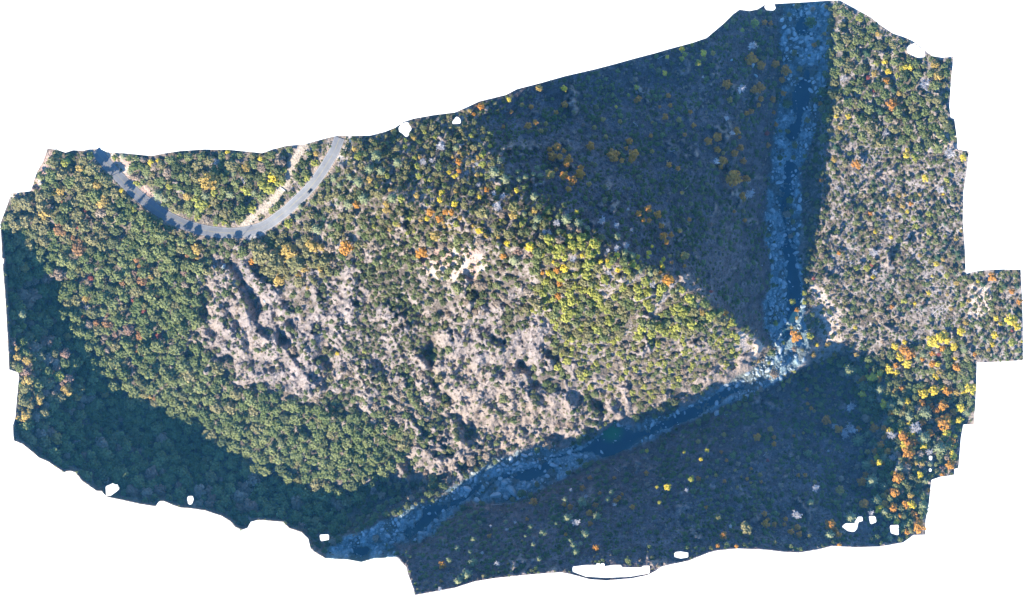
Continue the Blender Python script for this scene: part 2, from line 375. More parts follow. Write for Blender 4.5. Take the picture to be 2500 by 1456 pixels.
pull = smooth(13, 6, seg_dist(P('606,580 622,573 640,566'), 40)); base = mixc(base, col(.33, .32, .31) * np.ones_like(base), pull)
turn = smooth(9, 4, seg_dist(P('858,330 846,362 828,388'), 40) + 3 * f1n); base = mixc(base, col(.50, .43, .37) * np.ones_like(base), turn)
base = np.clip(base * (1 + .10 * speck[..., None]), .02, .75)
# ---------------------------------------------------------------- trees that stand out one by one
# sheet corner, then: offset east, offset south, crown width (sheet units, 3.906 to a map unit) and kind
# o orange  g gold  y yellow  l lime  v olive  t tan  r red  k pinkish brown  w bare white  p pale pine  c dark conifer  n green
SHEETS = [(1700, 0, '''1720 600 60l 1800 590 65y 1830 680 70y 1960 650 70l 2000 640 70y 2045 640 60y 1920 720 60l 1560 170 90l 1700 700 80g 1810 770 60o 2275 620 95g 2310 725 100g 1640 740 45r 1690 870 45r
1940 890 60g 1870 1000 90o 1335 1110 50y 1455 1110 65y 1740 320 60g 1375 1215 60g 2180 800 110w 1410 750 80w 1810 1270 80w 2000 350 50k 1630 510 110c 1880 860 90c 1240 70 40g 2010 1430 50y 2190 1420 45l 1760 1060 110c'''),
(1060, 200, '''1000 65 70g 715 170 45y 445 235 55o 375 310 35o 835 220 45g 925 240 40o 1240 65 60y 1245 215 55o 735 285 30o 1160 295 40o 1335 290 45v
1550 245 45v 1610 360 50g 1770 380 45g 1530 435 50g 1420 410 35k 965 385 40o 895 420 60o 1065 400 45g 1020 470 50g 660 430 30o 1860 565 55o 1490 615 65o 1635 525 45g
1530 530 40v 1220 555 45t 1170 620 70o 1100 645 40o 1235 660 40o 1130 710 75o 1195 715 50o 1280 740 70o 1260 785 55o 1400 820 50o 1165 835 35o 1105 885 95g 1240 895 70o
1390 880 80o 1315 945 75o 1280 1025 45o 1480 975 50g 1625 1000 55v 1710 700 95o 1790 750 40o 1830 635 35o 1900 690 80o 1880 745 50o 2065 515 35o 2080 665 45g 2240 790 45o
2325 825 40o 2205 335 50o 2040 340 50v 2335 360 60g 2080 385 30g 2250 225 35o 2150 240 25o 1950 160 50o 1735 240 30y 1955 910 50v 1855 1020 40v 2315 990 45v 2365 1060 40g
1490 1155 50v 1625 1135 55v 1140 1210 45v 785 1035 50y 2040 1210 60o 1950 1255 50o 2130 1265 60o 2050 1320 40o 1995 1320 35o 2165 1375 45o 2345 1420 45g 530 615 45y
270 690 55g 320 680 50g 235 760 60o 370 755 35g 235 850 40o 140 865 50y 190 905 40y 75 1055 60y 205 1040 45g 55 1125 60y 195 1160 70y 285 1170 80v 500 1030 45o 435 1100 45y
110 1240 50o 165 1245 50o 50 1310 60o 250 1300 55g 765 1185 110v 760 1270 90g 645 1265 70t 430 1420 70y 1105 1310 40y 1360 1240 45y 610 1060 40g
625 750 60p 570 860 95p 675 930 95p 795 860 50p 985 825 55p 1010 900 60p 945 885 50p 870 910 60p 810 935 60p 950 1095 70p 985 1310 80p 955 1385 55p 1260 1310 95p 1375 1350 85p
1460 1405 60p 470 1250 140v 210 630 60p 860 1260 50p 100 990 60n 350 510 45l 40 810 80n
600 1185 80w 405 785 45w 420 985 40w 1600 1325 65w 1740 1370 65w 1170 1345 60w 1050 1430 45w 60 620 90w 655 1090 50w 570 1065 40w 1850 1215 28w'''),
(1400, 500, '''625 85 55o 1018 260 50g 585 345 50v 1065 490 80g 1310 190 45k 1085 180 45v 1535 65 30o 1620 65 50v 1635 150 35o 1270 230 40v 920 490 35g 950 490 30v
870 415 35v 860 520 45y 845 585 50y 835 550 35y 825 650 40o 720 460 50y 750 400 35y 615 495 45y 710 500 35y 415 485 60y 320 530 40y 260 540 45y 425 620 60y 520 635 65l 85 485 50y
80 390 90l 160 405 55l 905 720 90o 940 550 30o 1060 585 30o 1315 830 30r 1450 1030 45o 1230 1030 60g 838 200 50o 860 300 60o 930 290 45o 890 355 40o 1105 140 35o
415 415 55w 330 435 45w 335 650 60w 755 755 75w 865 885 60w 500 390 60w 940 770 40w 555 240 30w
135 235 60p 490 455 75p 560 490 80p 415 305 65p 260 310 80v 635 630 55p 735 655 60p 985 810 60p 1200 85 60n 1225 145 60n 1460 890 60n'''),
(1500, 0, '''1305 560 95o 1400 625 70o 1535 610 60o 1635 670 80o 1075 805 75o 1385 835 80o 1335 860 65o 1100 955 60g 1510 950 50o 1395 945 50o 1375 1005 40o 1305 1065 45o
1260 1080 40o 1610 890 45o 1600 760 50o 535 1005 40o 485 1115 50o 320 1120 50v 610 1140 60g 755 1195 40o 360 1165 35g 50 1160 45g 145 1350 60o 345 1295 35o 670 1285 35o
985 1305 75o 895 1350 65o 1165 1250 60o 1195 1310 30o 1455 1275 45r 1540 1190 40o 1520 1075 35o 1075 1420 50v 1205 1410 50o 1465 1385 40o 200 760 55t 235 945 50o
205 965 35o 515 915 40o 430 1020 40o 725 1070 35o 1905 430 40o 1720 505 60v 1965 990 35o 1430 215 45o 1490 225 40o
1750 55 60v 1890 90 50t 1870 210 110n 2005 325 35g 1770 660 60v 1650 995 90n 1990 1030 80v 1655 1255 50v 1720 1390 60v 1840 1150 60v 1665 140 45v
645 470 60y 740 430 70l 670 520 50l 850 510 60y 940 510 50g 505 545 40y 480 700 50y 800 600 60l 645 560 50l 410 500 50l 1340 220 85l 1065 435 50v 1380 480 50n 1220 290 40l 210 835 55l 135 910 35l
1210 845 75w 1320 435 80w 1070 1130 45w 1125 1270 55w 845 735 30w'''),
(1740, 300, '''205 530 125o 45 255 50o 100 290 45g 210 290 60o 265 235 50o 95 365 70o 290 365 50o 75 420 40o 325 535 60o 285 695 55o 295 740 40g 300 925 40o 205 850 25o
285 845 50v 140 240 40v 130 510 50v 35 370 60w 345 680 90w 340 560 40w 720 85 60v 780 215 70v 640 335 60n 770 335 50v 735 740 70n 750 850 60n 710 870 80t 765 940 50v 740 1080 50t
1850 310 70y 1935 330 90l 2030 525 75y 2390 330 70y 2070 865 70l 1160 345 70g 1375 390 80o 1035 550 35o 2290 450 50l 1685 730 45g 1780 690 60g 1835 690 35g 1815 790 60g
1860 845 45y 1920 910 60l 1890 770 40o 1980 680 40g 1995 800 50t 1760 930 40g 1505 860 40o 1550 1040 40y 1700 1090 45y 2070 1040 80l 1940 980 70l 1975 1265 50g 2370 1030 60g
2325 1100 50g 2200 1300 50g 1540 1320 70v 1205 1245 35o 2220 1080 40l 2080 620 40v 2235 540 60l 2200 680 30y 1210 50 60v 2040 250 40y
1195 630 50w 1650 105 90w 2170 640 70w 2260 290 100w 1730 830 50t 1870 1080 40w
1530 560 70c 1550 740 60c 2060 700 60c 1360 1060 70c 2060 1130 70c 2220 1130 70c 2350 1290 80c 2200 1210 60c 2150 1280 80c 2220 960 60c 1370 640 70c 1300 770 60c 2010 930 50c 1180 230 90c'''),
(1860, 600, '''1005 210 75l 910 210 60l 1060 300 45y 1900 815 85y 1640 910 130y 1720 870 120y 1770 900 70y 1270 960 65y 1475 985 55y 1835 965 75y 1630 1025 50o 1410 1030 95o
1390 1120 95y 1680 1130 60y 1350 990 70o 1725 980 50o 1690 1035 40r 1360 920 50y 1650 1240 50y 1645 1380 110y 1550 1410 95y 1985 1360 110y 1865 1400 70g 1770 1180 60l
2380 710 125y 2440 775 80y 2220 850 75y 2385 920 90l 2480 915 55y 2235 690 60y 2205 945 50y 2065 1010 60v 2165 990 40g 2275 745 40y 1845 1075 45y 1695 1200 60g 1805 600 50g
1915 555 60l 1975 520 50g 1860 355 60g 1770 465 40g 1945 730 60g 2385 435 50o 2455 530 50o 2200 300 70o 2285 420 50l 2065 340 40y 1515 90 60y 1665 175 60y 1730 130 40g 1765 280 60l
1625 290 30y 1595 450 50y 1460 550 40y 1360 525 70l 1310 365 50v 1500 515 40v 1360 615 40v 985 410 50v 1065 135 70v 735 75 35o 890 780 40y 905 1040 60g 1035 1190 40r 765 1220 70t
1575 1280 50t 1275 1390 60g 1125 700 80t 1240 580 40o 1295 705 60t 495 310 35r 1050 180 45r 1240 155 40k 1545 545 40k 2385 810 30r
1060 65 80w 1240 205 50w 850 165 30w 1075 255 60w 835 1190 110p 880 1210 50p
405 450 50l 410 540 50l 335 610 40o 335 690 40g 130 740 50l 295 535 60l 460 860 75l 525 945 45y 330 860 95o 205 925 40l 90 1020 80n 310 980 60t 490 1040 60g 580 1020 40g 120 1220 90t 285 780 40g
1390 200 60c 1870 70 80c 1680 110 60c 1820 20 60c 1230 280 50c 1310 590 70c 1525 590 60c 2110 370 80c 2320 390 70c 2440 390 60c 2360 780 60c 2130 880 80c 2230 1050 60c 800 700 80n'''),
(1860, 940, '''1525 185 65o 1610 210 50o 1730 195 75o 1890 210 100y 1830 260 60o 1730 355 125o 1840 350 45g 1535 355 60o 1590 405 60v 1600 460 70o 1225 440 65y 1355 490 80o
1355 575 80y 1400 635 105o 1450 510 50g 1760 460 85y 1840 490 50y 1135 570 60o 1080 635 55o 1010 640 55g 1200 635 55o 1070 410 70o 1165 500 45o 1115 480 50t 1120 740 65y
1050 750 50o 1165 745 40o 1515 660 70t 1470 740 50g 1530 750 50g 1840 590 40y 1770 690 60t 1800 760 80o 1715 800 60k 1510 865 75y 1300 880 90o 950 925 75o 990 855 50o 905 780 50t
745 1005 95g 1165 1055 70g 1265 1025 80o 1340 1075 40v 1420 1050 70g 975 1135 75o 1250 1170 70o 1450 1235 60o 1525 1020 40v 650 1330 85o 700 1385 45o 275 1400 50o 355 1425 50o
215 1330 35o 340 1360 50o 25 1230 40o 140 810 50t 615 335 70o 730 425 65o 920 420 45o 500 250 40g 470 225 35o 435 180 30o 430 45 30o 650 545 40v 115 500 35o 115 565 40o 80 420 60g
395 460 30g 505 470 30g 305 485 25o 345 860 30o 415 860 35o 55 720 35r 180 960 50t 505 925 40g 755 895 60t 415 1040 40v 520 1120 40v 735 1160 50v 730 1430 50o 120 1330 40o
450 1440 40g 225 1280 40o 1500 1355 90o 1385 1405 50o 1050 360 35y 1660 420 60t 1690 520 60t
850 210 80w 695 395 60w 845 415 95w 790 470 80w 515 985 75w 1235 480 90w 1245 700 70w 330 1240 80w 1600 640 90w 1470 410 110w 1040 1220 50w 635 630 30w
920 530 110p 1000 770 95p 1050 915 125p 1100 1100 95p 1170 1210 80p 845 1265 110p 440 655 80p 1165 690 60p 1320 790 70p 1560 265 115p 1700 605 110p 1240 200 100p 1130 45 95p
1330 160 80p 1410 300 90p 645 1430 80p 465 1120 60p 1550 500 110p 1540 1150 90p'''),
(960, 1084, '''1430 850 60p 1830 860 75p 1945 690 70p 1800 550 80p 1665 710 80p 2045 530 50p 2080 465 50p 1640 530 50p 1740 1030 70p 1720 970 60p 1690 920 40p 1785 950 40p
765 1130 80p 615 1000 60p 735 1030 45p 770 910 50p 825 750 40p 1075 745 40p 1310 790 50p 1335 960 40p 965 950 40p 535 1110 60p 700 1250 110p 620 1310 80p 1555 760 40p 1260 880 30p 1390 1100 50p
1340 555 60o 1805 420 45o 1690 600 45o 1630 580 35o 1870 660 50o 1930 585 45o 2120 545 45o 2155 515 35o 2185 480 25o 1970 470 30o 2110 325 30o 1875 325 35o 2425 390 50t
2415 280 40o 2280 605 40o 1880 760 45o 1645 865 30o 1230 925 25g 1275 720 30o 470 1155 60o 915 880 40o 1935 990 55o 455 1310 30o 1160 970 40k 310 1330 50t 1370 390 55v
1695 440 40w 1835 500 40w 1740 750 70w 2110 580 35w 1080 815 30w 1160 750 30w 990 1140 50w 850 1040 30w 930 785 30w 445 1385 40w'''),
(1500, 1000, '''1045 240 45g 800 305 50g 825 475 40y 885 390 45y 665 410 35y 700 470 50v 690 530 45v 735 665 60l 800 660 40o 505 740 70y 405 740 35y 310 395 40y 480 835 40v
430 885 40l 500 930 40v 310 610 50t 315 725 60t 1710 245 25g 1360 265 60o 1020 405 30o 1070 485 30o 1455 490 40r 1180 520 50t 1750 460 40t 1150 580 30g 1305 565 25o
1295 605 30v 1210 640 25g 1265 660 30o 1390 620 45g 1400 690 25o 1300 700 30g 885 645 30g 965 630 35g 1050 685 30o 1175 740 30g 1350 830 35v 1020 830 35v 920 860 40v 875 935 30o
1330 955 50v 1430 1000 40g 1550 580 60t 1750 630 30g 1820 805 45v 985 1035 80v 1130 1010 30v 1260 1140 120v 1115 1150 60v 775 1185 40t 1040 1200 60o 1365 1235 40k 1465 1050 30o
1440 1090 60o 1540 1100 50t 1620 1090 50o 1165 1305 70o 985 1300 35o 730 1030 60v 1850 1210 50g 2145 1290 50o 1530 1270 50v 690 770 40w 1105 1115 35w'''),
(0, 340, '''430 710 130g 1990 400 195g 1790 540 90g 575 490 90g 510 520 50y 765 270 95g 980 580 140g 920 430 90g 570 850 140o 690 940 60o 765 975 60o 750 1050 140o 805 680 45r
845 765 50r 735 830 55r 970 690 120t 2170 125 80y 1880 1040 110g 1300 1150 60o 1420 1230 50g 1330 1210 45o 870 1330 60r 230 1220 110g 310 1220 35r 1705 1100 40o 1790 1110 50o
1880 1130 40g 1665 1140 30o 1840 1160 40o 1160 490 50y 1615 450 70l 1440 225 60y 1510 205 45y 2350 270 90g 1990 630 40y 620 220 100l 540 140 100v 1280 670 60l 1040 590 60l 1240 180 80n
485 605 40o 590 595 30o 1340 260 80n 2000 200 90v 2200 240 120v 1800 170 90n 2060 220 80w 1760 350 110n 1890 680 80n 2140 700 110v 2330 390 60w'''),
(0, 640, '''440 150 120k 560 120 130t 330 170 100t 670 180 60g 730 185 40r 795 120 60v 1060 185 60k 1165 200 60o 1270 100 70k 1350 180 95o 1440 140 60g 1760 100 80k 1765 215 80t
820 340 85g 830 440 60w 930 435 50o 1225 460 50o 1365 470 75r 1500 330 50o 1270 370 40r 795 525 35o 1015 510 30o 1025 590 95o 920 580 60o 850 600 100t 1230 640 105k 1330 700 80o
1100 690 70k 1515 700 65r 1160 820 50k 1000 720 60t 1295 840 50o 1020 840 70t 1100 1110 60o 1250 1040 90t 1430 1280 50g 1475 1300 40o 1000 1260 90g 260 940 90g 170 900 90g 340 980 90v
160 820 50g 460 930 110t 315 1080 60t 650 710 80g 560 1090 110l 430 1250 80k 510 1250 60t 350 1380 40r 770 1370 80t 620 1420 40k 210 500 80p 220 610 70l 360 440 80n 430 490 90n 280 720 110v
450 750 130k 860 150 50r'''),
(500, 300, '''1385 515 80p 1465 560 105p 1290 600 70p 1370 770 95p 1520 720 110p 1140 905 70c 1075 610 100l 800 955 95l 890 895 60p 985 985 110v 1075 1010 110p 1200 985 70p
640 1160 90n 970 1100 90v 1055 1110 60t 1530 1080 80n 1590 1085 45n 1685 460 75p 1570 440 90p 1840 380 85p 1390 895 110v 1350 1190 115o 1110 1190 70g 1200 1200 90t 1790 720 90p
1735 770 70g 1450 780 60o 1635 310 100p 1460 320 80l 2255 665 50y 2245 740 60y 2420 370 50o 2330 480 50y 2400 500 40y 2420 460 40o 2120 915 50y 2240 920 50o 2060 930 40g
2300 850 60o 2355 860 60g 2150 850 60o 2240 830 50v 2380 780 90l 2470 760 60l 2285 990 35g 2435 905 55y 655 520 100y 410 430 70y 380 540 60w 1065 290 60g 1050 230 70n 1000 345 45l
250 380 90l 530 340 50y 750 450 70l 740 570 70l 1600 660 60v 1660 680 90v 2260 200 60w 2080 370 60w 2160 360 50w 180 640 90n 170 850 100v 1220 230 50n'''),
(440, 600, '''690 145 60o 1335 220 60g 1215 400 40g 60 85 40o 155 120 35o 1110 170 190v 780 60 190v 900 150 190v 1040 40 170g 860 240 120v 1180 220 90g 40 250 80k 50 370 80k
1500 1030 40y 1760 1010 50l 1580 980 60n 600 60 120n 430 450 90n'''),
(940, 560, '''1180 40 110v 480 60 110g 350 220 90o 1165 130 60y 1380 165 95y 1490 150 80v 1790 150 105l 1670 100 90t 1710 370 85y 1640 390 50o 1600 310 40y 1125 255 50o 1270 210 80k
1390 240 50k 1500 415 35o 1560 415 60y 1820 430 70l 1665 520 50o 1650 640 60o 890 520 80t 2060 90 80v 1885 250 60g 1510 25 50w 1570 30 40w 1790 280 60w 1240 290 120p 690 560 110n''')]
KIND = dict(b='rust_brown_tree', o='orange_leafed_tree', g='golden_leafed_tree', y='yellow_leafed_tree', l='lime_green_tree', v='olive_green_tree', t='tan_leafed_tree', r='red_leafed_tree',
            k='pinkish_brown_tree', w='bare_white_tree', p='pale_pine', c='dark_conifer', n='green_oak')
LOOK = dict(b='rusty brown autumn tree', o='rust orange autumn tree', g='golden autumn tree', y='bright yellow autumn tree', l='lime green leafy tree', v='olive green leafy tree', t='tan brown autumn tree',
            r='small red autumn tree', k='pinkish brown autumn tree', w='bare white-branched tree', p='pale grey-green pine', c='dark green conifer', n='round green oak')
hand = []
for ox, oy, txt in SHEETS:
    w_ = txt.split()
    for i in range(0, len(w_), 3):
        kd = w_[i + 2][-1]
        if ox == 0 and kd == 'o': kd = 'b'                # the western forest turns a duller rust
        if kd == 'o': w_[i + 2] = str(float(w_[i + 2][:-1]) * 1.18) + 'o'
        hand.append((ox + float(w_[i]) / 3.90625, oy + float(w_[i + 1]) / 3.90625, float(w_[i + 2][:-1]) * 1.12 / 3.90625, kd))
# roadside trees that throw their shadows over the asphalt
for u, v, d, kd in ((331, 501, 15, 'c'), (297, 463, 9, 'y'), (573, 585, 15, 'c'), (598, 589, 13, 'c'), (640, 590, 17, 'c'), (252, 417, 28, 'n'), (266, 432, 26, 'n'),
                    (235, 398, 28, 'n'), (282, 444, 20, 'n'), (221, 382, 24, 'n'), (425, 566, 15, 'v'), (500, 590, 17, 'n'), (540, 594, 16, 'n'),
                    (700, 535, 18, 'p'), (718, 520, 17, 'n'), (735, 505, 16, 'p'), (745, 492, 14, 'n')):
    hand.append((u, v, d, kd))

# ---------------------------------------------------------------- vegetation zones: kinds, tree cover, crown widths, undergrowth
ZONES = [  # polygon, where (for descriptions), weights, cover, crown min max, undergrowth, undergrowth kinds
 ('0,0 2500,0 2500,1456 0,1456', 'on the rocky sunlit slope above the lower river', 'nnnnnddddvt', .52, 9, 22, .45, 'dnsst'),
 ('0,330 330,330 500,640 480,840 560,930 800,1000 960,1040 1010,1120 900,1190 850,1222 780,1208 700,1192 620,1165 540,1135 470,1090 430,1055 360,1025 300,1005 238,965 222,900 190,840 155,780 110,705 60,645 0,548', 'in the dense forest below the road', 'nnnnnnnnnnnnndvv', .97, 17, 36, .5, 'dnnt'),
 ('0,330 290,330 290,470 260,600 60,640 0,548', 'in the forest corner outside the road bend', 'nnnvvvvvd', .95, 17, 36, .5, 'dnv'),
 ('250,330 830,330 790,410 700,510 610,555 500,560 400,510 300,430', 'inside the road bend', 'nnnnpvvlld t'.replace(' ', ''), .88, 13, 30, .5, 'dnvs'),
 ('840,330 900,330 900,600 780,600 640,610 650,570 760,470', 'beside the road and dirt turnout', 'pnnddvv', .45, 12, 22, .55, 'ddsv'),
 ('610,590 790,585 800,690 720,690 640,665', 'in the olive thicket below the road', 'vvvvgn', .95, 17, 32, .5, 'vd'),
 ('880,290 1180,240 1240,430 1320,520 1330,610 1120,580 900,560 860,470', 'among the small yellow trees beside the upper shaded slope', 'vvvvglndddd', .55, 9, 18, .6, 'ddsv'),
 ('850,690 1030,690 1060,820 1000,920 870,920 820,850', 'in the dark scrub between the grey crags', 'dddnn', .8, 8, 15, .6, 'dds'),
 ('1300,590 1420,560 1560,640 1700,700 1840,810 1800,890 1600,950 1450,960 1340,870 1290,720', 'on the lime green ridge above the lower river', 'llllvvvnnn', .86, 12, 27, .5, 'vvst'),
 ('1400,830 1800,790 1860,850 1790,910 1600,980 1460,980', 'above the river bank rocks', 'lllvvnnt', .62, 9, 18, .5, 'vst'),
 ('1150,230 1240,430 1330,490 1420,560 1540,640 1705,715 1860,850 1930,850 1990,370 2030,100 2030,-10 1700,-10', 'on the upper shaded slope', 'ddddnnvs', .17, 6, 14, .66, 'sssdddt'),
 ('1700,-10 2030,-10 2030,1000 1700,300', 'on the shaded slope beside the upper river', 'ddddnnvs', .18, 7, 14, .66, 'sssdddt'),
 ('1985,872 2060,900 2110,965 2120,1330 1500,1460 980,1460 980,1330 1060,1300 1150,1235 1300,1215 1400,1150 1500,1115 1640,1055 1790,990 1900,935', 'on the shaded slope below the lower river', 'ddddnnvs', .18, 6, 15, .66, 'sssdddt'),
 ('980,1320 1450,1200 1500,1460 980,1460', 'on the shaded slope at the bottom', 'ddddnnps', .24, 7, 15, .66, 'ssddd'),
 ('0,548 60,645 110,705 155,780 222,900 238,965 300,1005 430,1055 540,1135 700,1192 850,1222 830,1330 700,1330 0,1330', 'in the shaded forest along the lower edge', 'nnnnnnnndvtk', .95, 18, 36, .5, 'dnn'),
 ('20,840 150,850 210,980 130,1090 20,1085', 'in the half-lit forest patch at the edge', 'nnnvvtkg', .95, 16, 32, .5, 'dnv'),
 ('1990,360 2370,360 2500,650 2500,890 2390,890 2100,870 2040,860 1990,780 1970,680', 'on the sunlit slope beside the upper river', 'nnnnnddvvct', .33, 6, 16, .72, 'ssssddvt'),
 ('2350,640 2500,640 2500,890 2350,890', 'on the block jutting out of the edge', 'nnndvct', .5, 9, 17, .6, 'sdvt'),
 ('2020,-10 2380,100 2345,365 2100,350 2010,345', 'on the sunlit slope at the top edge', 'nnnnnnvvd', .80, 13, 30, .6, 'dnvs'),
 ('2060,860 2390,850 2390,1330 2190,1330 2130,1210 2110,1040', 'in the autumn grove by the stepped edge', 'nnnnnddpvtyo', .82, 11, 23, .6, 'ddnst'),
 ('1840,850 2050,820 2060,870 1950,930 1870,960 1820,930', 'at the river bend', 'lvtgn', .25, 8, 15, .4, 'stv')]
zone = np.zeros((GH, GW), int)
for i, z in enumerate(ZONES): zone[fill(P(z[0]))] = i
zone = zone[np.clip((GY + wob[0]) / C, 0, GH - 1).astype(int), np.clip((GX + wob[1]) / C, 0, GW - 1).astype(int)]
rng = random.Random(11)
BIN = 16.0; bins = {}
def clear(u, v, r, f):
    i, j = int(u / BIN), int(v / BIN)
    for a in range(i - 2, i + 3):
        for b in range(j - 2, j + 3):
            for (x, y, q) in bins.get((a, b), ()):
                if (x - u) ** 2 + (y - v) ** 2 < (f * (r + q)) ** 2: return False
    return True
def put(u, v, r): bins.setdefault((int(u / BIN), int(v / BIN)), []).append((u, v, r))
def at(A, u, v): return A[min(GH - 1, max(0, int(v / C + .5))), min(GW - 1, max(0, int(u / C + .5)))]
trees = []                                              # u, v, crown width, kind, stands alone
for u, v, d, kd in hand:
    if at(sdf, u, v) < d * .32: 
        if at(sdf, u, v) < 3: continue
        d = max(5, at(sdf, u, v) * 2.2)
    if at(road_d, u, v) < 13 + d * .25: continue
    if not clear(u, v, d / 2, .35): continue
    trees.append((u, v, d, kd, True)); put(u, v, d / 2)
clump = fbm(60, 60, 77, 3); clump2 = fbm(26, 26, 79, 2)
cand = []
for k in range(80000):
    u, v = rng.uniform(0, 2500), rng.uniform(0, 1456)
    if at(sdf, u, v) < 4: continue
    z = ZONES[at(zone, u, v)]
    cover = z[3] * (1 - .75 * at(rock, u, v)) * (1 - .6 * at(soil, u, v)) * (1 - .97 * at(bedm, u, v))
    if z[3] < .9: cover *= min(1.25, max(.25, 1 + .9 * at(clump, u, v) + .5 * at(clump2, u, v)))
    if rng.random() > cover: continue
    lo, hi = z[4], z[5]
    d = lo + (hi - lo) * rng.random() ** 1.5
    if at(rock, u, v) > .4: d *= .7
    if at(sdf, u, v) < d * .5 or at(road_d, u, v) < 13 + d * .45 or at(track_d, u, v) < 8 + d * .4 or at(wet_sd, u, v) > -d * .5: continue
    ks = z[2]
    if z[6] == .66: ks = 'nnndv' if at(clump2, u, v) + .6 * at(clump, u, v) > -.25 else 'ssdn'
    cand.append((d * 1.12, u, v, rng.choice(ks)))
cand.sort(key=lambda c: -c[0] * rng.uniform(.6, 1))
for d, u, v, kd in cand:
    if clear(u, v, d / 2, .60 if ZONES[at(zone, u, v)][3] > .8 else .72): trees.append((u, v, d, kd, False)); put(u, v, d / 2)
shrubs = []
for j in range(int(1456 / 5.6)):
    for i in range(int(2500 / 5.6)):
        u, v = (i + rng.random()) * 5.6, (j + rng.random()) * 5.6
        if at(sdf, u, v) < 3.5: continue
        z = ZONES[at(zone, u, v)]
        p = z[6] * (1 - .5 * at(rock, u, v)) * (1 - .7 * at(soil, u, v)) * (1 - .90 * at(bedm, u, v))
        if rng.random() > p or at(road_d, u, v) < 15 or at(track_d, u, v) < 8 or at(wet_sd, u, v) > -4 or not clear(u, v, 1, .8): continue
        ks = z[7]
        if z[6] == .66: ks = 'ddnns' if at(clump2, u, v) + .5 * at(clump, u, v) > .15 else 'ssssdt'
        shrubs.append((u, v, rng.uniform(3.6, 8.8) * (.8 if at(rock, u, v) > .4 else 1), rng.choice(ks)))

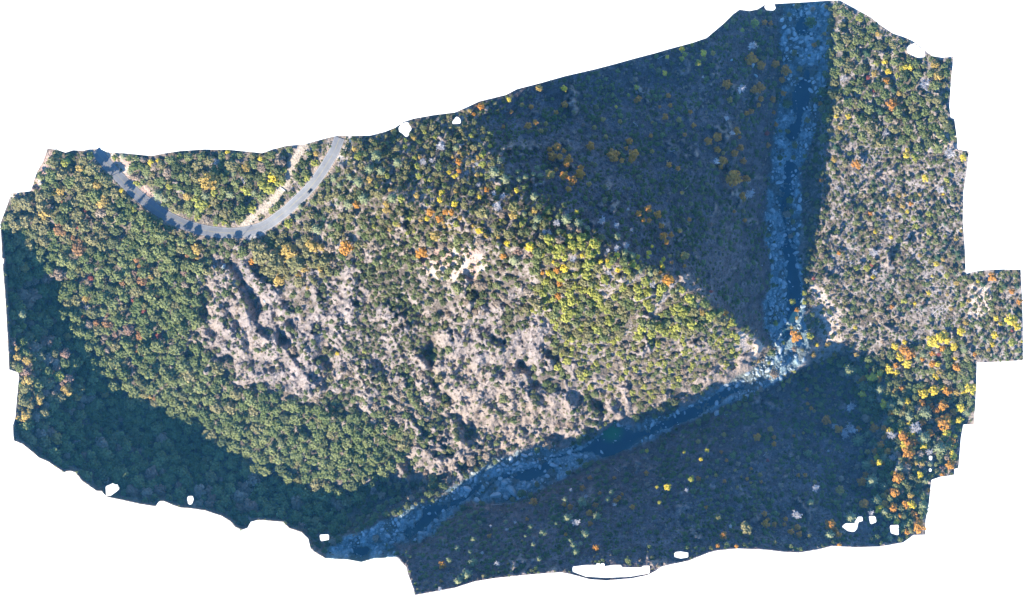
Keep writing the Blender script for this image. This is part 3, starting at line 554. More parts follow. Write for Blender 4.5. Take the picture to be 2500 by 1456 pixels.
# landmarks used to say where a thing stands
LANDMARKS = """
90 430 by the pale scree at the upper corner
40 520 at the outermost corner of the forest
180 430 above the big golden crown of the forest
120 540 around the big golden crown of the forest
255 400 along the tree-shaded end of the road
300 520 by the small sandy gap below the road
200 600 where the rusty crowns cluster below the road
380 400 at the pink cutting inside the road bend
340 600 around the bleached log below the road
510 440 around the huge golden crown inside the bend
420 470 by the lower cutting inside the bend
620 420 among the yellow crowns inside the bend
660 470 beside the dirt track inside the bend
560 520 at the bottom of the road bend
800 370 by the gravel turnout at the road's exit
720 530 beside the road opposite the car
440 620 under the lowest curve of the road
560 620 between road bend and upper crag
700 630 in the olive thicket below the road
860 430 among the pale pines past the road
850 600 around the pinkish orange crown past the road
80 660 where shade meets the forest edge
60 760 in the dark edge strip
90 880 in the half-lit patch at the edge
60 1020 below the half-lit patch at the edge
140 1100 along the lowest forest corner
230 700 high in the rust-flecked forest
330 760 in the middle of the rust-flecked forest
230 860 along the forest's shadow line
370 880 by the pale clearing left of the crag
300 960 above the lower shadow line
300 1120 beside the holes in the dark forest
480 740 against the left side of the crag
470 960 below the left crag
430 1090 at the lower shadow line
600 1050 in the deep green forest below the crag
520 1200 in the dark forest above the notched edge
720 1100 in the green forest near the lower river
720 1250 in the dark corner above the river mouth
600 780 on the grey crag
770 780 on the tan ribbed crag
900 720 in the scrub between the crags
950 860 on the small middle outcrop
880 1020 below the tan ribbed crag
1000 1130 above the riverside outcrop
930 1250 at the lower end of the river
1000 560 on the ledge past the pale pines
1100 640 around the pink bare patch
1020 400 among the first small yellow crowns
1130 450 among the many small yellow crowns
1060 310 between the two upper holes
1230 540 where yellow crowns meet the shade
1200 750 on the brushy middle slope
1180 880 on the round pale outcrop
1330 950 above the wide bouldery reach
1100 1020 beside the long gully
1280 290 along the shaded upper edge
1240 430 around the pale pine cluster in shade
1370 390 in the orange cluster on the shaded slope
1330 620 at the start of the lime ridge
1420 550 around the white bare trees
1490 360 in the middle of the shaded slope
1560 370 by the paired orange crowns in shade
1570 520 in the small orange cluster near the ridge
1560 620 among yellow crowns at the shadow line
1500 720 on the lime green ridge
1650 780 near the tip of the lime ridge
1560 880 above the river bank rocks
1750 880 on the bank above the bend
1470 250 on the shaded slope's upper third
1590 200 by the sunlit crowns near the top edge
1700 130 in the sunlit top corner of the slope
1640 340 in the upper shaded scrub
1680 550 in the plain brush of the shaded slope
1780 700 at the bottom tip of the shaded slope
1790 330 by the orange crowns beside the river
1790 440 around the biggest orange crown
1840 160 around the bright orange trio by the river
1800 230 beside the upper river's rocky bank
1840 520 on the brushy bank of the upper river
1960 60 in the river at the top edge
1960 160 beside the upper river's bedrock ledge
1955 250 at the first dark pool
1925 340 in the stony narrows of the river
1915 450 in the middle of the upper river
1915 560 above the long dark pool
1930 680 at the long dark pool
1910 800 in the shadow just above the bend
1960 800 on the pale scree beside the bend
1930 860 at the river bend
1850 930 just past the river bend
2080 120 on the sunlit top corner slope
2170 170 among the yellow crowns at the top
2250 230 below the big upper hole
2290 180 beside the big upper hole
2080 300 above the dark side gully
2050 410 below the dark side gully
2230 370 by the two yellow crowns near the edge
2260 430 around the yellow crown with long shadow
2200 500 among the small golden crowns of the slope
2080 540 on the brown brush beside the river
2280 560 by the thin dead trunks
2120 650 around the pale bare tree of the slope
2250 660 among conifers of the right slope
2320 620 at the notch before the block
2400 720 on the pale scree of the block
2470 780 around the big yellow crown of the block
2340 780 just below the block's scree
2130 760 by the long pale log
2060 830 at the foot of the slope above the bend
2280 830 around the big double yellow crown
2220 870 among orange and yellow crowns below it
2330 850 by the yellow crown of the block's foot
2120 920 where the lower shade meets the grove
2260 950 in the upper autumn grove
2360 960 at the grove's stepped edge
2070 1040 around the white trees in lower shade
2160 1060 at the shaded rim of the grove
2220 1090 in the middle of the autumn grove
2300 1040 around the largest orange crown of the grove
2310 1130 in the lowest step of the grove
2120 1170 around the big pale pines
2240 1170 by the two tiny holes
2050 1200 around the lone golden crown in shade
2200 1240 among pale pines near the edge
2080 1270 by the ragged lower hole
1990 1190 around the white tree in lower shade
1980 1300 above the lower edge
1880 1260 in the orange patch near the lower edge
1900 1080 in the upper part of the lower shade
1820 1120 in the middle of the lower shade
1780 1020 at the rocky lower river past the bend
1660 1020 at the narrow pale bank of the river
1550 1060 at the deep dark pool
1490 1050 at the green sunlit water
1440 1100 just below the deep pool
1360 1110 at the sunlit white boulders
1280 1160 in the wide bouldery reach
1210 1210 around the two biggest river boulders
1100 1240 at the long pool of the lower river
1010 1290 at the last pools of the river
1320 1220 by the orange crown below the boulders
1450 1210 in the lit crowns below the river
1400 1260 around the grey tree in lower shade
1420 1330 above the long lower hole
1230 1300 among pale crowns in lower shade
1140 1370 in the lowest shaded corner
1560 1200 on the shaded slope below the pool
1700 1080 on the bank below the narrow reach
1700 1180 among small gold crowns in lower shade
1640 1300 beside the small lower hole
1780 1300 along the lower edge by the gold crowns
"""
# ---------------------------------------------------------------- building tools
COL = scene.collection
def W(u, v): return ((u - 1250) * S, (728 - v) * S)
def zat(u, v): return float(sample(H, u, v))

def node_mat(name, rough=.8, spec=.2):
    m = bpy.data.materials.new(name); m.use_nodes = True
    b = m.node_tree.nodes['Principled BSDF']; b.inputs['Roughness'].default_value = rough; b.inputs['Specular IOR Level'].default_value = spec
    return m, m.node_tree, b

def leaf_mat(name, A, B, rough=.65, spec=.25):
    """leaf or bark colour: one mix per plant, a little lighter or darker per leaf"""
    m, t, b = node_mat(name, rough, spec); N = t.nodes.new; K = t.links.new
    oi = N('ShaderNodeObjectInfo'); mix = N('ShaderNodeMix'); mix.data_type = 'RGBA'
    mix.inputs[6].default_value = (*A, 1); mix.inputs[7].default_value = (*B, 1); K(oi.outputs['Random'], mix.inputs[0])
    at_ = N('ShaderNodeAttribute'); at_.attribute_name = 'tone'
    mul = N('ShaderNodeVectorMath'); mul.operation = 'SCALE'; K(mix.outputs[2], mul.inputs[0]); K(at_.outputs['Fac'], mul.inputs['Scale'])
    K(mul.outputs[0], b.inputs['Base Color'])
    return m

def plain_mat(name, c, rough=.6, spec=.3, noise=.15, scale=3.0, metal=0.0):
    m, t, b = node_mat(name, rough, spec); N = t.nodes.new; K = t.links.new
    g_ = N('ShaderNodeTexCoord'); n_ = N('ShaderNodeTexNoise'); n_.inputs['Scale'].default_value = scale; n_.inputs['Detail'].default_value = 5
    K(g_.outputs['Object'], n_.inputs['Vector'])
    mr = N('ShaderNodeMapRange'); mr.inputs[3].default_value = 1 - noise; mr.inputs[4].default_value = 1 + noise; K(n_.outputs['Fac'], mr.inputs[0])
    mul = N('ShaderNodeVectorMath'); mul.operation = 'SCALE'; mul.inputs[0].default_value = c; K(mr.outputs[0], mul.inputs['Scale'])
    K(mul.outputs[0], b.inputs['Base Color']); b.inputs['Metallic'].default_value = metal
    return m

class MB:
    """collects faces; build() makes one mesh"""
    def __init__(s): s.v = []; s.f = []; s.tone = []; s.m = []
    def face(s, pts, tone=1.0, mi=0):
        n = len(s.v); s.v.extend(tuple(p) for p in pts); s.f.append(tuple(range(n, n + len(pts)))); s.tone.append(tone); s.m.append(mi)
    def tube(s, a, b, ra, rb, n=5, tone=1.0, mi=0, cap=False):
        a, b = Vector(a), Vector(b); d = (b - a).normalized(); x = d.orthogonal().normalized(); y = d.cross(x)
        r = [[c + (x * math.cos(2 * math.pi * k / n) + y * math.sin(2 * math.pi * k / n)) * q for k in range(n)] for c, q in ((a, ra), (b, rb))]
        for k in range(n): s.face((r[0][k], r[0][(k + 1) % n], r[1][(k + 1) % n], r[1][k]), tone, mi)
        if cap: s.face(r[1], tone, mi); s.face(r[0][::-1], tone, mi)
    def box(s, c, h, tone=1.0, mi=0, rz=0.0, taper=1.0):
        cz, sz = math.cos(rz), math.sin(rz); q = []
        for dz in (-1, 1):
            t = taper if dz > 0 else 1
            for dx, dy in ((-1, -1), (1, -1), (1, 1), (-1, 1)):
                x, y = dx * h[0] * t, dy * h[1] * t
                q.append((c[0] + x * cz - y * sz, c[1] + x * sz + y * cz, c[2] + dz * h[2]))
        for f in ((3, 2, 1, 0), (4, 5, 6, 7), (0, 1, 5, 4), (1, 2, 6, 5), (2, 3, 7, 6), (3, 0, 4, 7)): s.face([q[i] for i in f], tone, mi)
    def mesh(s, name, mats, smooth_=False):
        me = bpy.data.meshes.new(name); me.from_pydata(s.v, [], s.f)
        for m in mats: me.materials.append(m)
        a_ = me.attributes.new('tone', 'FLOAT', 'FACE'); a_.data.foreach_set('value', np.array(s.tone, np.float32))
        me.polygons.foreach_set('material_index', s.m)
        if smooth_: me.shade_smooth()
        me.update(); return me

def obj(name, me, parent=None, loc=None):
    o = bpy.data.objects.new(name, me); COL.objects.link(o)
    if parent: o.parent = parent
    if loc: o.location = loc
    return o
def tag(o, label, cat=None, group=None, kind=None):
    o['label'] = label
    if cat: o['category'] = cat
    if group: o['group'] = group
    if kind: o['kind'] = kind
    return o

def grid_mesh(name, keep, Z, U, V, color, mats, skirt=0.0):
    """a sheet over the raster cells in keep (bool per vertex block), with colour per vertex"""
    idx = np.full((GH, GW), -1, int)
    cell = keep
    vm = np.zeros((GH, GW), bool)
    for dj in (0, 1):
        for di in (0, 1): vm[dj:GH - 1 + dj, di:GW - 1 + di] |= cell
    idx[vm] = np.arange(vm.sum())
    X, Y = W(U[vm], V[vm]); co = np.stack([X, Y, Z[vm]], 1); cl = color[vm]
    q = np.stack([idx[1:, :-1][cell], idx[1:, 1:][cell], idx[:-1, 1:][cell], idx[:-1, :-1][cell]], 1)
    if skirt:
        e = np.concatenate([q[:, [0, 1]], q[:, [1, 2]], q[:, [2, 3]], q[:, [3, 0]]])
        key = e[:, 0] * (len(co) + 1) + e[:, 1]; rev = e[:, 1] * (len(co) + 1) + e[:, 0]
        be = e[~np.isin(key, rev)]
        bv = np.unique(be); mp = np.full(len(co), -1); mp[bv] = len(co) + np.arange(len(bv))
        low = co[bv].copy(); low[:, 2] = np.minimum(blur(Z, 25)[vm][bv] - skirt, low[:, 2] - 1)
        q = np.concatenate([q, np.stack([be[:, 1], be[:, 0], mp[be[:, 0]], mp[be[:, 1]]], 1)])
        co = np.concatenate([co, low]); cl = np.concatenate([cl, cl[bv]])
    me = bpy.data.meshes.new(name)
    me.vertices.add(len(co)); me.vertices.foreach_set('co', co.astype(np.float32).ravel())
    me.loops.add(len(q) * 4); me.loops.foreach_set('vertex_index', q.astype(np.int32).ravel())
    me.polygons.add(len(q)); me.polygons.foreach_set('loop_start', (np.arange(len(q)) * 4).astype(np.int32))
    a_ = me.attributes.new('Col', 'FLOAT_COLOR', 'POINT')
    a_.data.foreach_set('color', np.concatenate([cl, np.ones((len(cl), 1))], 1).astype(np.float32).ravel())
    me.update(calc_edges=True); me.validate(); me.shade_smooth()
    for m in mats: me.materials.append(m)
    return me

# ---------------------------------------------------------------- the ground
def ground_mat():
    m, t, b = node_mat('ground soil and rock', .92, .12); N = t.nodes.new; K = t.links.new
    at_ = N('ShaderNodeAttribute'); at_.attribute_name = 'Col'; tc_ = N('ShaderNodeTexCoord')
    n_ = N('ShaderNodeTexNoise'); n_.inputs['Scale'].default_value = .9; n_.inputs['Detail'].default_value = 6; n_.inputs['Roughness'].default_value = .7; K(tc_.outputs['Object'], n_.inputs['Vector'])
    mr = N('ShaderNodeMapRange'); mr.inputs[1].default_value = .3; mr.inputs[2].default_value = .7; mr.inputs[3].default_value = .62; mr.inputs[4].default_value = 1.38; K(n_.outputs['Fac'], mr.inputs[0])
    mul = N('ShaderNodeVectorMath'); mul.operation = 'SCALE'; K(at_.outputs['Color'], mul.inputs[0]); K(mr.outputs[0], mul.inputs['Scale']); K(mul.outputs[0], b.inputs['Base Color'])
    v_ = N('ShaderNodeTexVoronoi'); v_.inputs['Scale'].default_value = .75; K(tc_.outputs['Object'], v_.inputs['Vector'])
    ad = N('ShaderNodeMath'); ad.operation = 'ADD'; K(v_.outputs['Distance'], ad.inputs[0]); K(n_.outputs['Fac'], ad.inputs[1])
    bp = N('ShaderNodeBump'); bp.inputs['Strength'].default_value = .8; bp.inputs['Distance'].default_value = .7; K(ad.outputs[0], bp.inputs['Height']); K(bp.outputs[0], b.inputs['Normal'])
    return m
def water_mat():
    m, t, b = node_mat('river water', .06, .5); N = t.nodes.new; K = t.links.new
    at_ = N('ShaderNodeAttribute'); at_.attribute_name = 'Col'; K(at_.outputs['Color'], b.inputs['Base Color']); b.inputs['IOR'].default_value = 1.33
    tc_ = N('ShaderNodeTexCoord'); n_ = N('ShaderNodeTexNoise'); n_.inputs['Scale'].default_value = .5; n_.inputs['Detail'].default_value = 4; K(tc_.outputs['Object'], n_.inputs['Vector'])
    bp = N('ShaderNodeBump'); bp.inputs['Strength'].default_value = .15; bp.inputs['Distance'].default_value = .3; K(n_.outputs['Fac'], bp.inputs['Height']); K(bp.outputs[0], b.inputs['Normal'])
    return m
keep = inside[:-1, :-1] | inside[1:, :-1] | inside[:-1, 1:] | inside[1:, 1:]
dy, dx = np.gradient(sdf, C); nrm = np.maximum(np.hypot(dx, dy), .3)
mv = np.where(inside, 0, np.clip(-sdf, 0, 3.2))
GU = GX + mv * dx / nrm; GV = GY + mv * dy / nrm
Hc = sample(H, GU, GV)
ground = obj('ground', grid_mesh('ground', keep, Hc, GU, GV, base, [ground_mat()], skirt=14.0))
tag(ground, 'steep canyon ground of soil, leaf litter, crags and pale river stones', 'ground', kind='structure')
wl = level - .30
wk = (wet_sd > -8) & (sdf > 3)
wkeep = wk[:-1, :-1] & wk[1:, :-1] & wk[:-1, 1:] & wk[1:, 1:]
wcol = col(.018, .065, .100) * np.ones((GH, GW, 1))
wcol = mixc(wcol, col(.05, .10, .12) * np.ones((GH, GW, 1)), smooth(7, -1, wet_sd) * .7)
wcol = mixc(wcol, col(.015, .16, .075) * np.ones((GH, GW, 1)), smooth(38, 12, np.hypot(GX - 1492, GY - 1052)))  # sunlit shallow pool: its greener look put into the water colour
river = obj('river', grid_mesh('river', wkeep, wl, GX, GY, wcol, [water_mat()]))
tag(river, 'dark blue river pools between pale boulders', 'river', kind='structure')

# ---------------------------------------------------------------- road
def strip(name, pts, zs, o0, o1, lift, mats, parent=None):
    d = np.gradient(pts, axis=0); n = np.stack([-d[:, 1], d[:, 0]], 1); n /= np.linalg.norm(n, axis=1, keepdims=True)
    b = MB(); A = pts + n * o0; B = pts + n * o1
    for i in range(len(pts) - 1):
        q = []
        for (u, v), z in ((A[i], zs[i]), (A[i + 1], zs[i + 1]), (B[i + 1], zs[i + 1]), (B[i], zs[i])): q.append((*W(u, v), z + lift))
        if (Vector(q[1]) - Vector(q[0])).cross(Vector(q[2]) - Vector(q[0])).z < 0: q = q[::-1]
        b.face(q)
    return obj(name, b.mesh(name, mats), parent)
def asphalt_mat():
    m, t, b = node_mat('worn asphalt', .85, .25); N = t.nodes.new; K = t.links.new
    tc_ = N('ShaderNodeTexCoord'); n_ = N('ShaderNodeTexNoise'); n_.inputs['Scale'].default_value = .12; n_.inputs['Detail'].default_value = 8; n_.inputs['Roughness'].default_value = .7; K(tc_.outputs['Object'], n_.inputs['Vector'])
    r_ = N('ShaderNodeValToRGB'); r_.color_ramp.elements[0].position = .3; r_.color_ramp.elements[0].color = (.15, .155, .165, 1); r_.color_ramp.elements[1].position = .7; r_.color_ramp.elements[1].color = (.25, .255, .26, 1)
    K(n_.outputs['Fac'], r_.inputs[0]); K(r_.outputs[0], b.inputs['Base Color']); return m
inroad = sample(sdf, ROADP[:, 0], ROADP[:, 1]) > 3
rp, rz_ = ROADP[inroad], rdz[inroad]
road = strip('road', rp, rz_, -13.0, 13.0, .06, [asphalt_mat()])
tag(road, 'curving two-lane grey asphalt road', 'road', kind='structure')
wp = plain_mat('white road paint', (.46, .46, .45), .7, .2, .4, .8); yp = plain_mat('yellow road paint', (.38, .32, .16), .7, .2, .4, .8)
for s_ in (-11.3, 11.3): strip('edge_line', rp, rz_, s_ - .22, s_ + .22, .068, [wp], road)
for s_ in (-.55, .55): strip('centre_line', rp, rz_, s_ - .18, s_ + .18, .068, [yp], road)

# ---------------------------------------------------------------- plants
BARK = leaf_mat('bark', (.16, .125, .10), (.22, .18, .15)); PALEBARK = leaf_mat('pale bark', (.70, .66, .64), (.78, .74, .72))
LEAF = dict(n=leaf_mat('green oak leaves', (.118, .152, .044), (.230, .248, .088)), d=leaf_mat('dark scrub leaves', (.080, .105, .036), (.160, .165, .065)),
 l=leaf_mat('lime leaves', (.40, .39, .070), (.30, .31, .065)), v=leaf_mat('olive leaves', (.21, .20, .075), (.27, .235, .10)), g=leaf_mat('gold leaves', (.46, .31, .075), (.50, .35, .10)),
 y=leaf_mat('yellow leaves', (.80, .57, .045), (.74, .58, .07)), o=leaf_mat('orange leaves', (.66, .30, .045), (.58, .25, .05)), t=leaf_mat('tan leaves', (.32, .235, .16), (.38, .30, .215)),
 r=leaf_mat('red leaves', (.45, .13, .085), (.38, .10, .08)), k=leaf_mat('pink brown leaves', (.34, .215, .15), (.30, .19, .13)), b=leaf_mat('rust brown leaves', (.42, .215, .09), (.36, .20, .085)), p=leaf_mat('pale needles', (.22, .255, .12), (.29, .31, .16)),
 c=leaf_mat('dark needles', (.055, .105, .048), (.090, .140, .065)), s=leaf_mat('grey twigs', (.14, .122, .112), (.25, .218, .198)), w=PALEBARK)

def quad(b, c, n, size, r, tone, mi=0):
    n = n.normalized(); x = n.orthogonal().normalized(); a_ = r.uniform(0, 6.28); y = n.cross(x)
    x, y = x * math.cos(a_) + y * math.sin(a_), y * math.cos(a_) - x * math.sin(a_)
    p = size * r.uniform(.7, 1.3); q = p * r.uniform(.55, .9)
    b.face((c - x * p, c - y * q, c + x * p, c + y * q), tone, mi)

def rdir(r, zmin=-1.0):
    while True:
        d = Vector((r.uniform(-1, 1), r.uniform(-1, 1), r.uniform(-1, 1)))
        if .05 < d.length < 1:
            d.normalize()
            if d.z > zmin: return d

def leafy(seed, lobes, leaves, leaf, mi=0, b=None, flat=.9):
    r = random.Random(seed); b = b or MB(); C_ = []
    for k in range(lobes):
        a_ = 2.4 * k + r.uniform(-.5, .5); q = .33 * math.sqrt((k + .3) / lobes) * r.uniform(.8, 1.25)
        C_.append((Vector((q * math.cos(a_), q * math.sin(a_), .52 + flat * (.30 - 1.5 * q * q) * r.uniform(.7, 1.15))), r.uniform(.12, .20), r.uniform(.84, 1.16)))
    for k in range(leaves):
        c, R, tn = C_[k % lobes]; d = rdir(r, -.35)
        quad(b, c + Vector((d.x, d.y, d.z * .85)) * R * r.uniform(.72, 1.08), d + rdir(r) * .55 + Vector((0, 0, .25)), leaf, r, tn * r.uniform(.78, 1.22), mi)
    return b
def piney(seed, whorls, leaf, top, narrow, mi=0, b=None):
    r = random.Random(seed); b = b or MB()
    for k in range(whorls):
        f = k / (whorls - 1); z = .30 + (top - .30) * f; R = .5 * min(1, (1.12 - f) ** narrow) * r.uniform(.85, 1.1)
        for i in range(7 if f < .8 else 4):
            a_ = 6.283 * i / 7 + k * 1.1 + r.uniform(-.3, .3); L_ = R * r.uniform(.7, 1.12)
            for q in (.25, .42, .58, .74, .88, 1.0):
                c = Vector((L_ * q * math.cos(a_), L_ * q * math.sin(a_), z + .10 * q - .16 * q * q + r.uniform(-.02, .02)))
                quad(b, c + rdir(r) * .025, Vector((math.cos(a_) * .5, math.sin(a_) * .5, .8)) + rdir(r) * .6, leaf * (1.15 - .35 * q), r, r.uniform(.75, 1.25), mi)
    return b
def trunk(seed, h, R, limbs, mi=0, b=None):
    r = random.Random(seed); b = b or MB()
    b.tube((0, 0, -.12), (.01, -.01, h * .5), R, R * .75, 6, 1, mi); b.tube((.01, -.01, h * .5), (0, .01, h), R * .75, R * .35, 6, 1, mi)
    for k in range(limbs):
        a_ = 2.4 * k + r.uniform(-.4, .4); z = h * r.uniform(.45, .8)
        b.tube((0, 0, z), (.26 * math.cos(a_), .26 * math.sin(a_), z + r.uniform(.12, .25)), R * .5, R * .2, 4, 1, mi)
    return b
def twiggy(seed, boughs, mi=0, b=None):
    r = random.Random(seed); b = b or MB()
    for k in range(boughs):
        a_ = 2.4 * k; tilt = r.uniform(.15, 1.05); L_ = r.uniform(.38, .56)
        d = Vector((math.cos(a_) * math.sin(tilt), math.sin(a_) * math.sin(tilt), math.cos(tilt)))
        o_ = Vector((0, 0, r.uniform(.25, .55))); e_ = o_ + d * L_
        b.tube(o_, e_, .026, .012, 3, r.uniform(.9, 1.1), mi)
        for i in range(9):
            q = r.uniform(.35, 1); s_ = o_ + d * L_ * q; d2 = (d + rdir(r) * .8).normalized(); e2 = s_ + d2 * r.uniform(.10, .20)
            b.tube(s_, e2, .017, .009, 3, r.uniform(.85, 1.15), mi)
            for _ in range(2): b.tube(e2 - d2 * r.uniform(0, .08), e2 + (d2 + rdir(r) * .9).normalized() * r.uniform(.06, .12), .013, .006, 3, r.uniform(.85, 1.15), mi)
    return b
def brush_clump(seed, n, mi=0):
    r = random.Random(seed); b = MB()
    for k in range(n):
        d = rdir(r, .12); L_ = r.uniform(.3, .55); x = d.orthogonal().normalized() * r.uniform(.018, .034)
        o_ = Vector((r.uniform(-.15, .15), r.uniform(-.15, .15), 0)); b.face((o_ - x, o_ + x, o_ + d * L_), r.uniform(.65, 1.35), mi)
        if k % 2 == 0: quad(b, o_ + d * L_ * r.uniform(.6, 1), rdir(r, 0), .055, r, r.uniform(.65, 1.3), mi)
    return b

NV = 4                                                  # crown shapes per kind
HEIGHT = dict(c=1.55, p=1.15, w=1.0)
crown_me, trunk_me = {}, {}
for kd in LOOK:
    for v_ in range(NV):
        sd = ord(kd) * 10 + v_
        if kd in 'pc': cb = piney(sd, 9, .062 if kd == 'c' else .088, 1.0, 1.0 if kd == 'c' else .55); tb = trunk(sd, .9, .028, 0)
        elif kd == 'w': cb = twiggy(sd, 17); tb = trunk(sd, .55, .03, 4)
        else: cb = leafy(sd, 13 + 2 * v_, 560, .068); tb = trunk(sd, .62, .04, 4)
        crown_me[kd, v_] = cb.mesh('crown', [LEAF[kd]]); trunk_me[kd, v_] = tb.mesh('trunk', [PALEBARK if kd == 'w' else BARK])

rnd = random.Random(5)
def footing(u, v, d):
    """lowest ground under the stem, so nothing hovers on a steep side"""
    return zat(u, v) - .06 * d * S
singles = [t for t in trees if t[4]]
rest = [t for t in trees if not t[4]]
big = sorted([t for t in rest if t[3] == 'n'], key=lambda t: -t[2])[:300]
bigset = set(big); rest = [t for t in rest if t not in bigset]
singles += big
shade_m = cast_margin(H, 210)                           # metres of shade above the ground
byset = {}
MARKS = [(float(a_), float(b_), c_) for a_, b_, c_ in (l_.split(' ', 2) for l_ in LANDMARKS.strip().splitlines())]
def spot(u, v): return min(MARKS, key=lambda m_: (m_[0] - u) ** 2 + (m_[1] - v) ** 2)[2]
def size_word(d): return 'small' if d < 11 else 'mid-sized' if d < 18 else 'large' if d < 30 else 'very large'
for t in singles: byset.setdefault((t[3], spot(t[0], t[1]), size_word(t[2])), []).append(t)
for (kd, where, sw), lst in byset.items():
    look = LOOK[kd] if kd != 'r' else LOOK[kd].replace('small ', '')
    grp = '%ss %s' % (look, where); plain = '%s %s %s' % (sw, look, where)
    lab = {}
    if len(lst) > 1:
        for word, fn in (('uppermost of them', lambda t: t[1]), ('lowest of them', lambda t: -t[1]), ('leftmost of them', lambda t: t[0]), ('rightmost of them', lambda t: -t[0])):
            if len(lst) - len(lab) > 1:
                q = min(lst, key=fn)
                if q not in lab: lab[q] = word
    for t in lst:
        u, v, d, _, _ = t; k = rnd.randrange(NV)
        root = obj(KIND[kd], None, loc=(*W(u, v), footing(u, v, d))); root.empty_display_size = .5
        h_ = HEIGHT.get(kd, rnd.uniform(.95, 1.6)) * rnd.uniform(.9, 1.1)
        root.scale = (d * S * 1.04, d * S * 1.04 * rnd.uniform(.88, 1.1), d * S * h_); root.rotation_euler = (0, 0, rnd.uniform(0, 6.28))
        tr_, cr_ = obj('trunk', trunk_me[kd, k], root), obj('crown', crown_me[kd, k], root)
        q = at(shade_m, u, v); hm = root.scale.z           # tall stems on the shaded sides carry their crowns up into the sun
        if (kd in 'pw' and 2 < q < 17) or (kd in 'yl' and 2 < q < 14) or (kd in 'og' and 2 < q < (11 if v < 900 else 4)):
            lift = max(0, (q + .12 * hm - .55 * hm) / hm); cr_.location.z = lift; tr_.scale.z = 1 + lift / .62
        elif kd in 'pw' and at(graze, u, v): cr_.location.z = .45; tr_.scale.z = 1.7
        tag(root, plain + (', ' + lab[t] if t in lab else ', between its look-alikes' if lab else ''), 'tree', grp)

# the rest of the forest and the undergrowth: masses nobody could count
def variants(prefix, meshes):
    c_ = bpy.data.collections.new(prefix)
    for i, me in enumerate(meshes): c_.objects.link(bpy.data.objects.new('%s_%03d' % (prefix, i), me))
    return c_
def scatter(name, coll, pts, rots, scls, idx):
    me = bpy.data.meshes.new(name); me.vertices.add(len(pts)); me.vertices.foreach_set('co', np.array(pts, np.float32).ravel())
    for nm, tp, dat, key in (('rot', 'FLOAT_VECTOR', rots, 'vector'), ('scl', 'FLOAT_VECTOR', scls, 'vector'), ('idx', 'INT', idx, 'value')):
        a_ = me.attributes.new(nm, tp, 'POINT'); a_.data.foreach_set(key, np.array(dat, np.int32 if tp == 'INT' else np.float32).ravel())
    o = obj(name, me)
    ng = bpy.data.node_groups.new(name, 'GeometryNodeTree')
    ng.interface.new_socket('Geometry', in_out='INPUT', socket_type='NodeSocketGeometry'); ng.interface.new_socket('Geometry', in_out='OUTPUT', socket_type='NodeSocketGeometry')
    N = ng.nodes.new; K = ng.links.new
    gi, go = N('NodeGroupInput'), N('NodeGroupOutput'); ip = N('GeometryNodeInstanceOnPoints'); ci = N('GeometryNodeCollectionInfo')
    ci.inputs['Collection'].default_value = coll; ci.inputs['Separate Children'].default_value = True; ci.inputs['Reset Children'].default_value = True
    def named(nm, tp):
        n_ = N('GeometryNodeInputNamedAttribute'); n_.data_type = tp; n_.inputs['Name'].default_value = nm; return n_.outputs['Attribute']
    er = N('FunctionNodeEulerToRotation'); K(named('rot', 'FLOAT_VECTOR'), er.inputs[0])
    ip.inputs['Pick Instance'].default_value = True
    K(gi.outputs[0], ip.inputs['Points']); K(ci.outputs[0], ip.inputs['Instance']); K(named('idx', 'INT'), ip.inputs['Instance Index'])
    K(er.outputs[0], ip.inputs['Rotation']); K(named('scl', 'FLOAT_VECTOR'), ip.inputs['Scale']); K(ip.outputs[0], go.inputs[0])
    md = o.modifiers.new('scatter', 'NODES'); md.node_group = ng
    return o

fm, fidx = [], {}
for kd in 'ndvtlkpcgyso':
    for v_ in range(5 if kd in 'nd' else 3):
        sd = ord(kd) * 77 + v_
        if kd in 'pc': b_ = trunk(sd, .9, .028, 0, 1, piney(sd, 8, .066, 1.0, 1.0 if kd == 'c' else .55))
        elif kd == 's': b_ = brush_clump(sd, 90)
        else: b_ = trunk(sd, .62, .04, 4, 1, leafy(sd, 11 + 2 * v_, 460, .074))
        fidx.setdefault(kd, []).append(len(fm)); fm.append(b_.mesh('tree', [LEAF[kd], BARK]))
fc = variants('forest_tree', fm)
pts, rots, scls, ids = [], [], [], []
for u, v, d, kd, _ in rest:
    pts.append((*W(u, v), footing(u, v, d))); rots.append((0, 0, rnd.uniform(0, 6.28)))
    h_ = HEIGHT.get(kd, rnd.uniform(.55, .9) if ZONES[at(zone, u, v)][6] == .66 else rnd.uniform(.8, 1.5)) * rnd.uniform(.9, 1.1); scls.append((d * S * 1.06, d * S * 1.06 * rnd.uniform(.85, 1.1), d * S * h_)); ids.append(rnd.choice(fidx[kd]))
forest = scatter('forest', fc, pts, rots, scls, ids)
tag(forest, 'dense mass of smaller trees covering the canyon slopes', 'forest', kind='stuff')
um, uidx = [], {}
for kd in 'dnstv':
    for v_ in range(3):
        sd = ord(kd) * 131 + v_
        b_ = brush_clump(sd, 60) if kd == 's' else leafy(sd, 7, 90, .12, flat=.5)
        uidx.setdefault(kd, []).append(len(um)); um.append(b_.mesh('shrub', [LEAF[kd]]))
uc = variants('shrub', um)
pts, rots, scls, ids = [], [], [], []
for u, v, d, kd in shrubs:
    pts.append((*W(u, v), zat(u, v) - (.05 if kd == 's' else .22) * d * S)); rots.append((0, 0, rnd.uniform(0, 6.28)))
    scls.append((d * S * 1.1, d * S * 1.1, d * S * rnd.uniform(.6, .95))); ids.append(rnd.choice(uidx[kd]))
under = scatter('undergrowth', uc, pts, rots, scls, ids)
tag(under, 'low scrub and bare grey brush between the trees', 'undergrowth', kind='stuff')

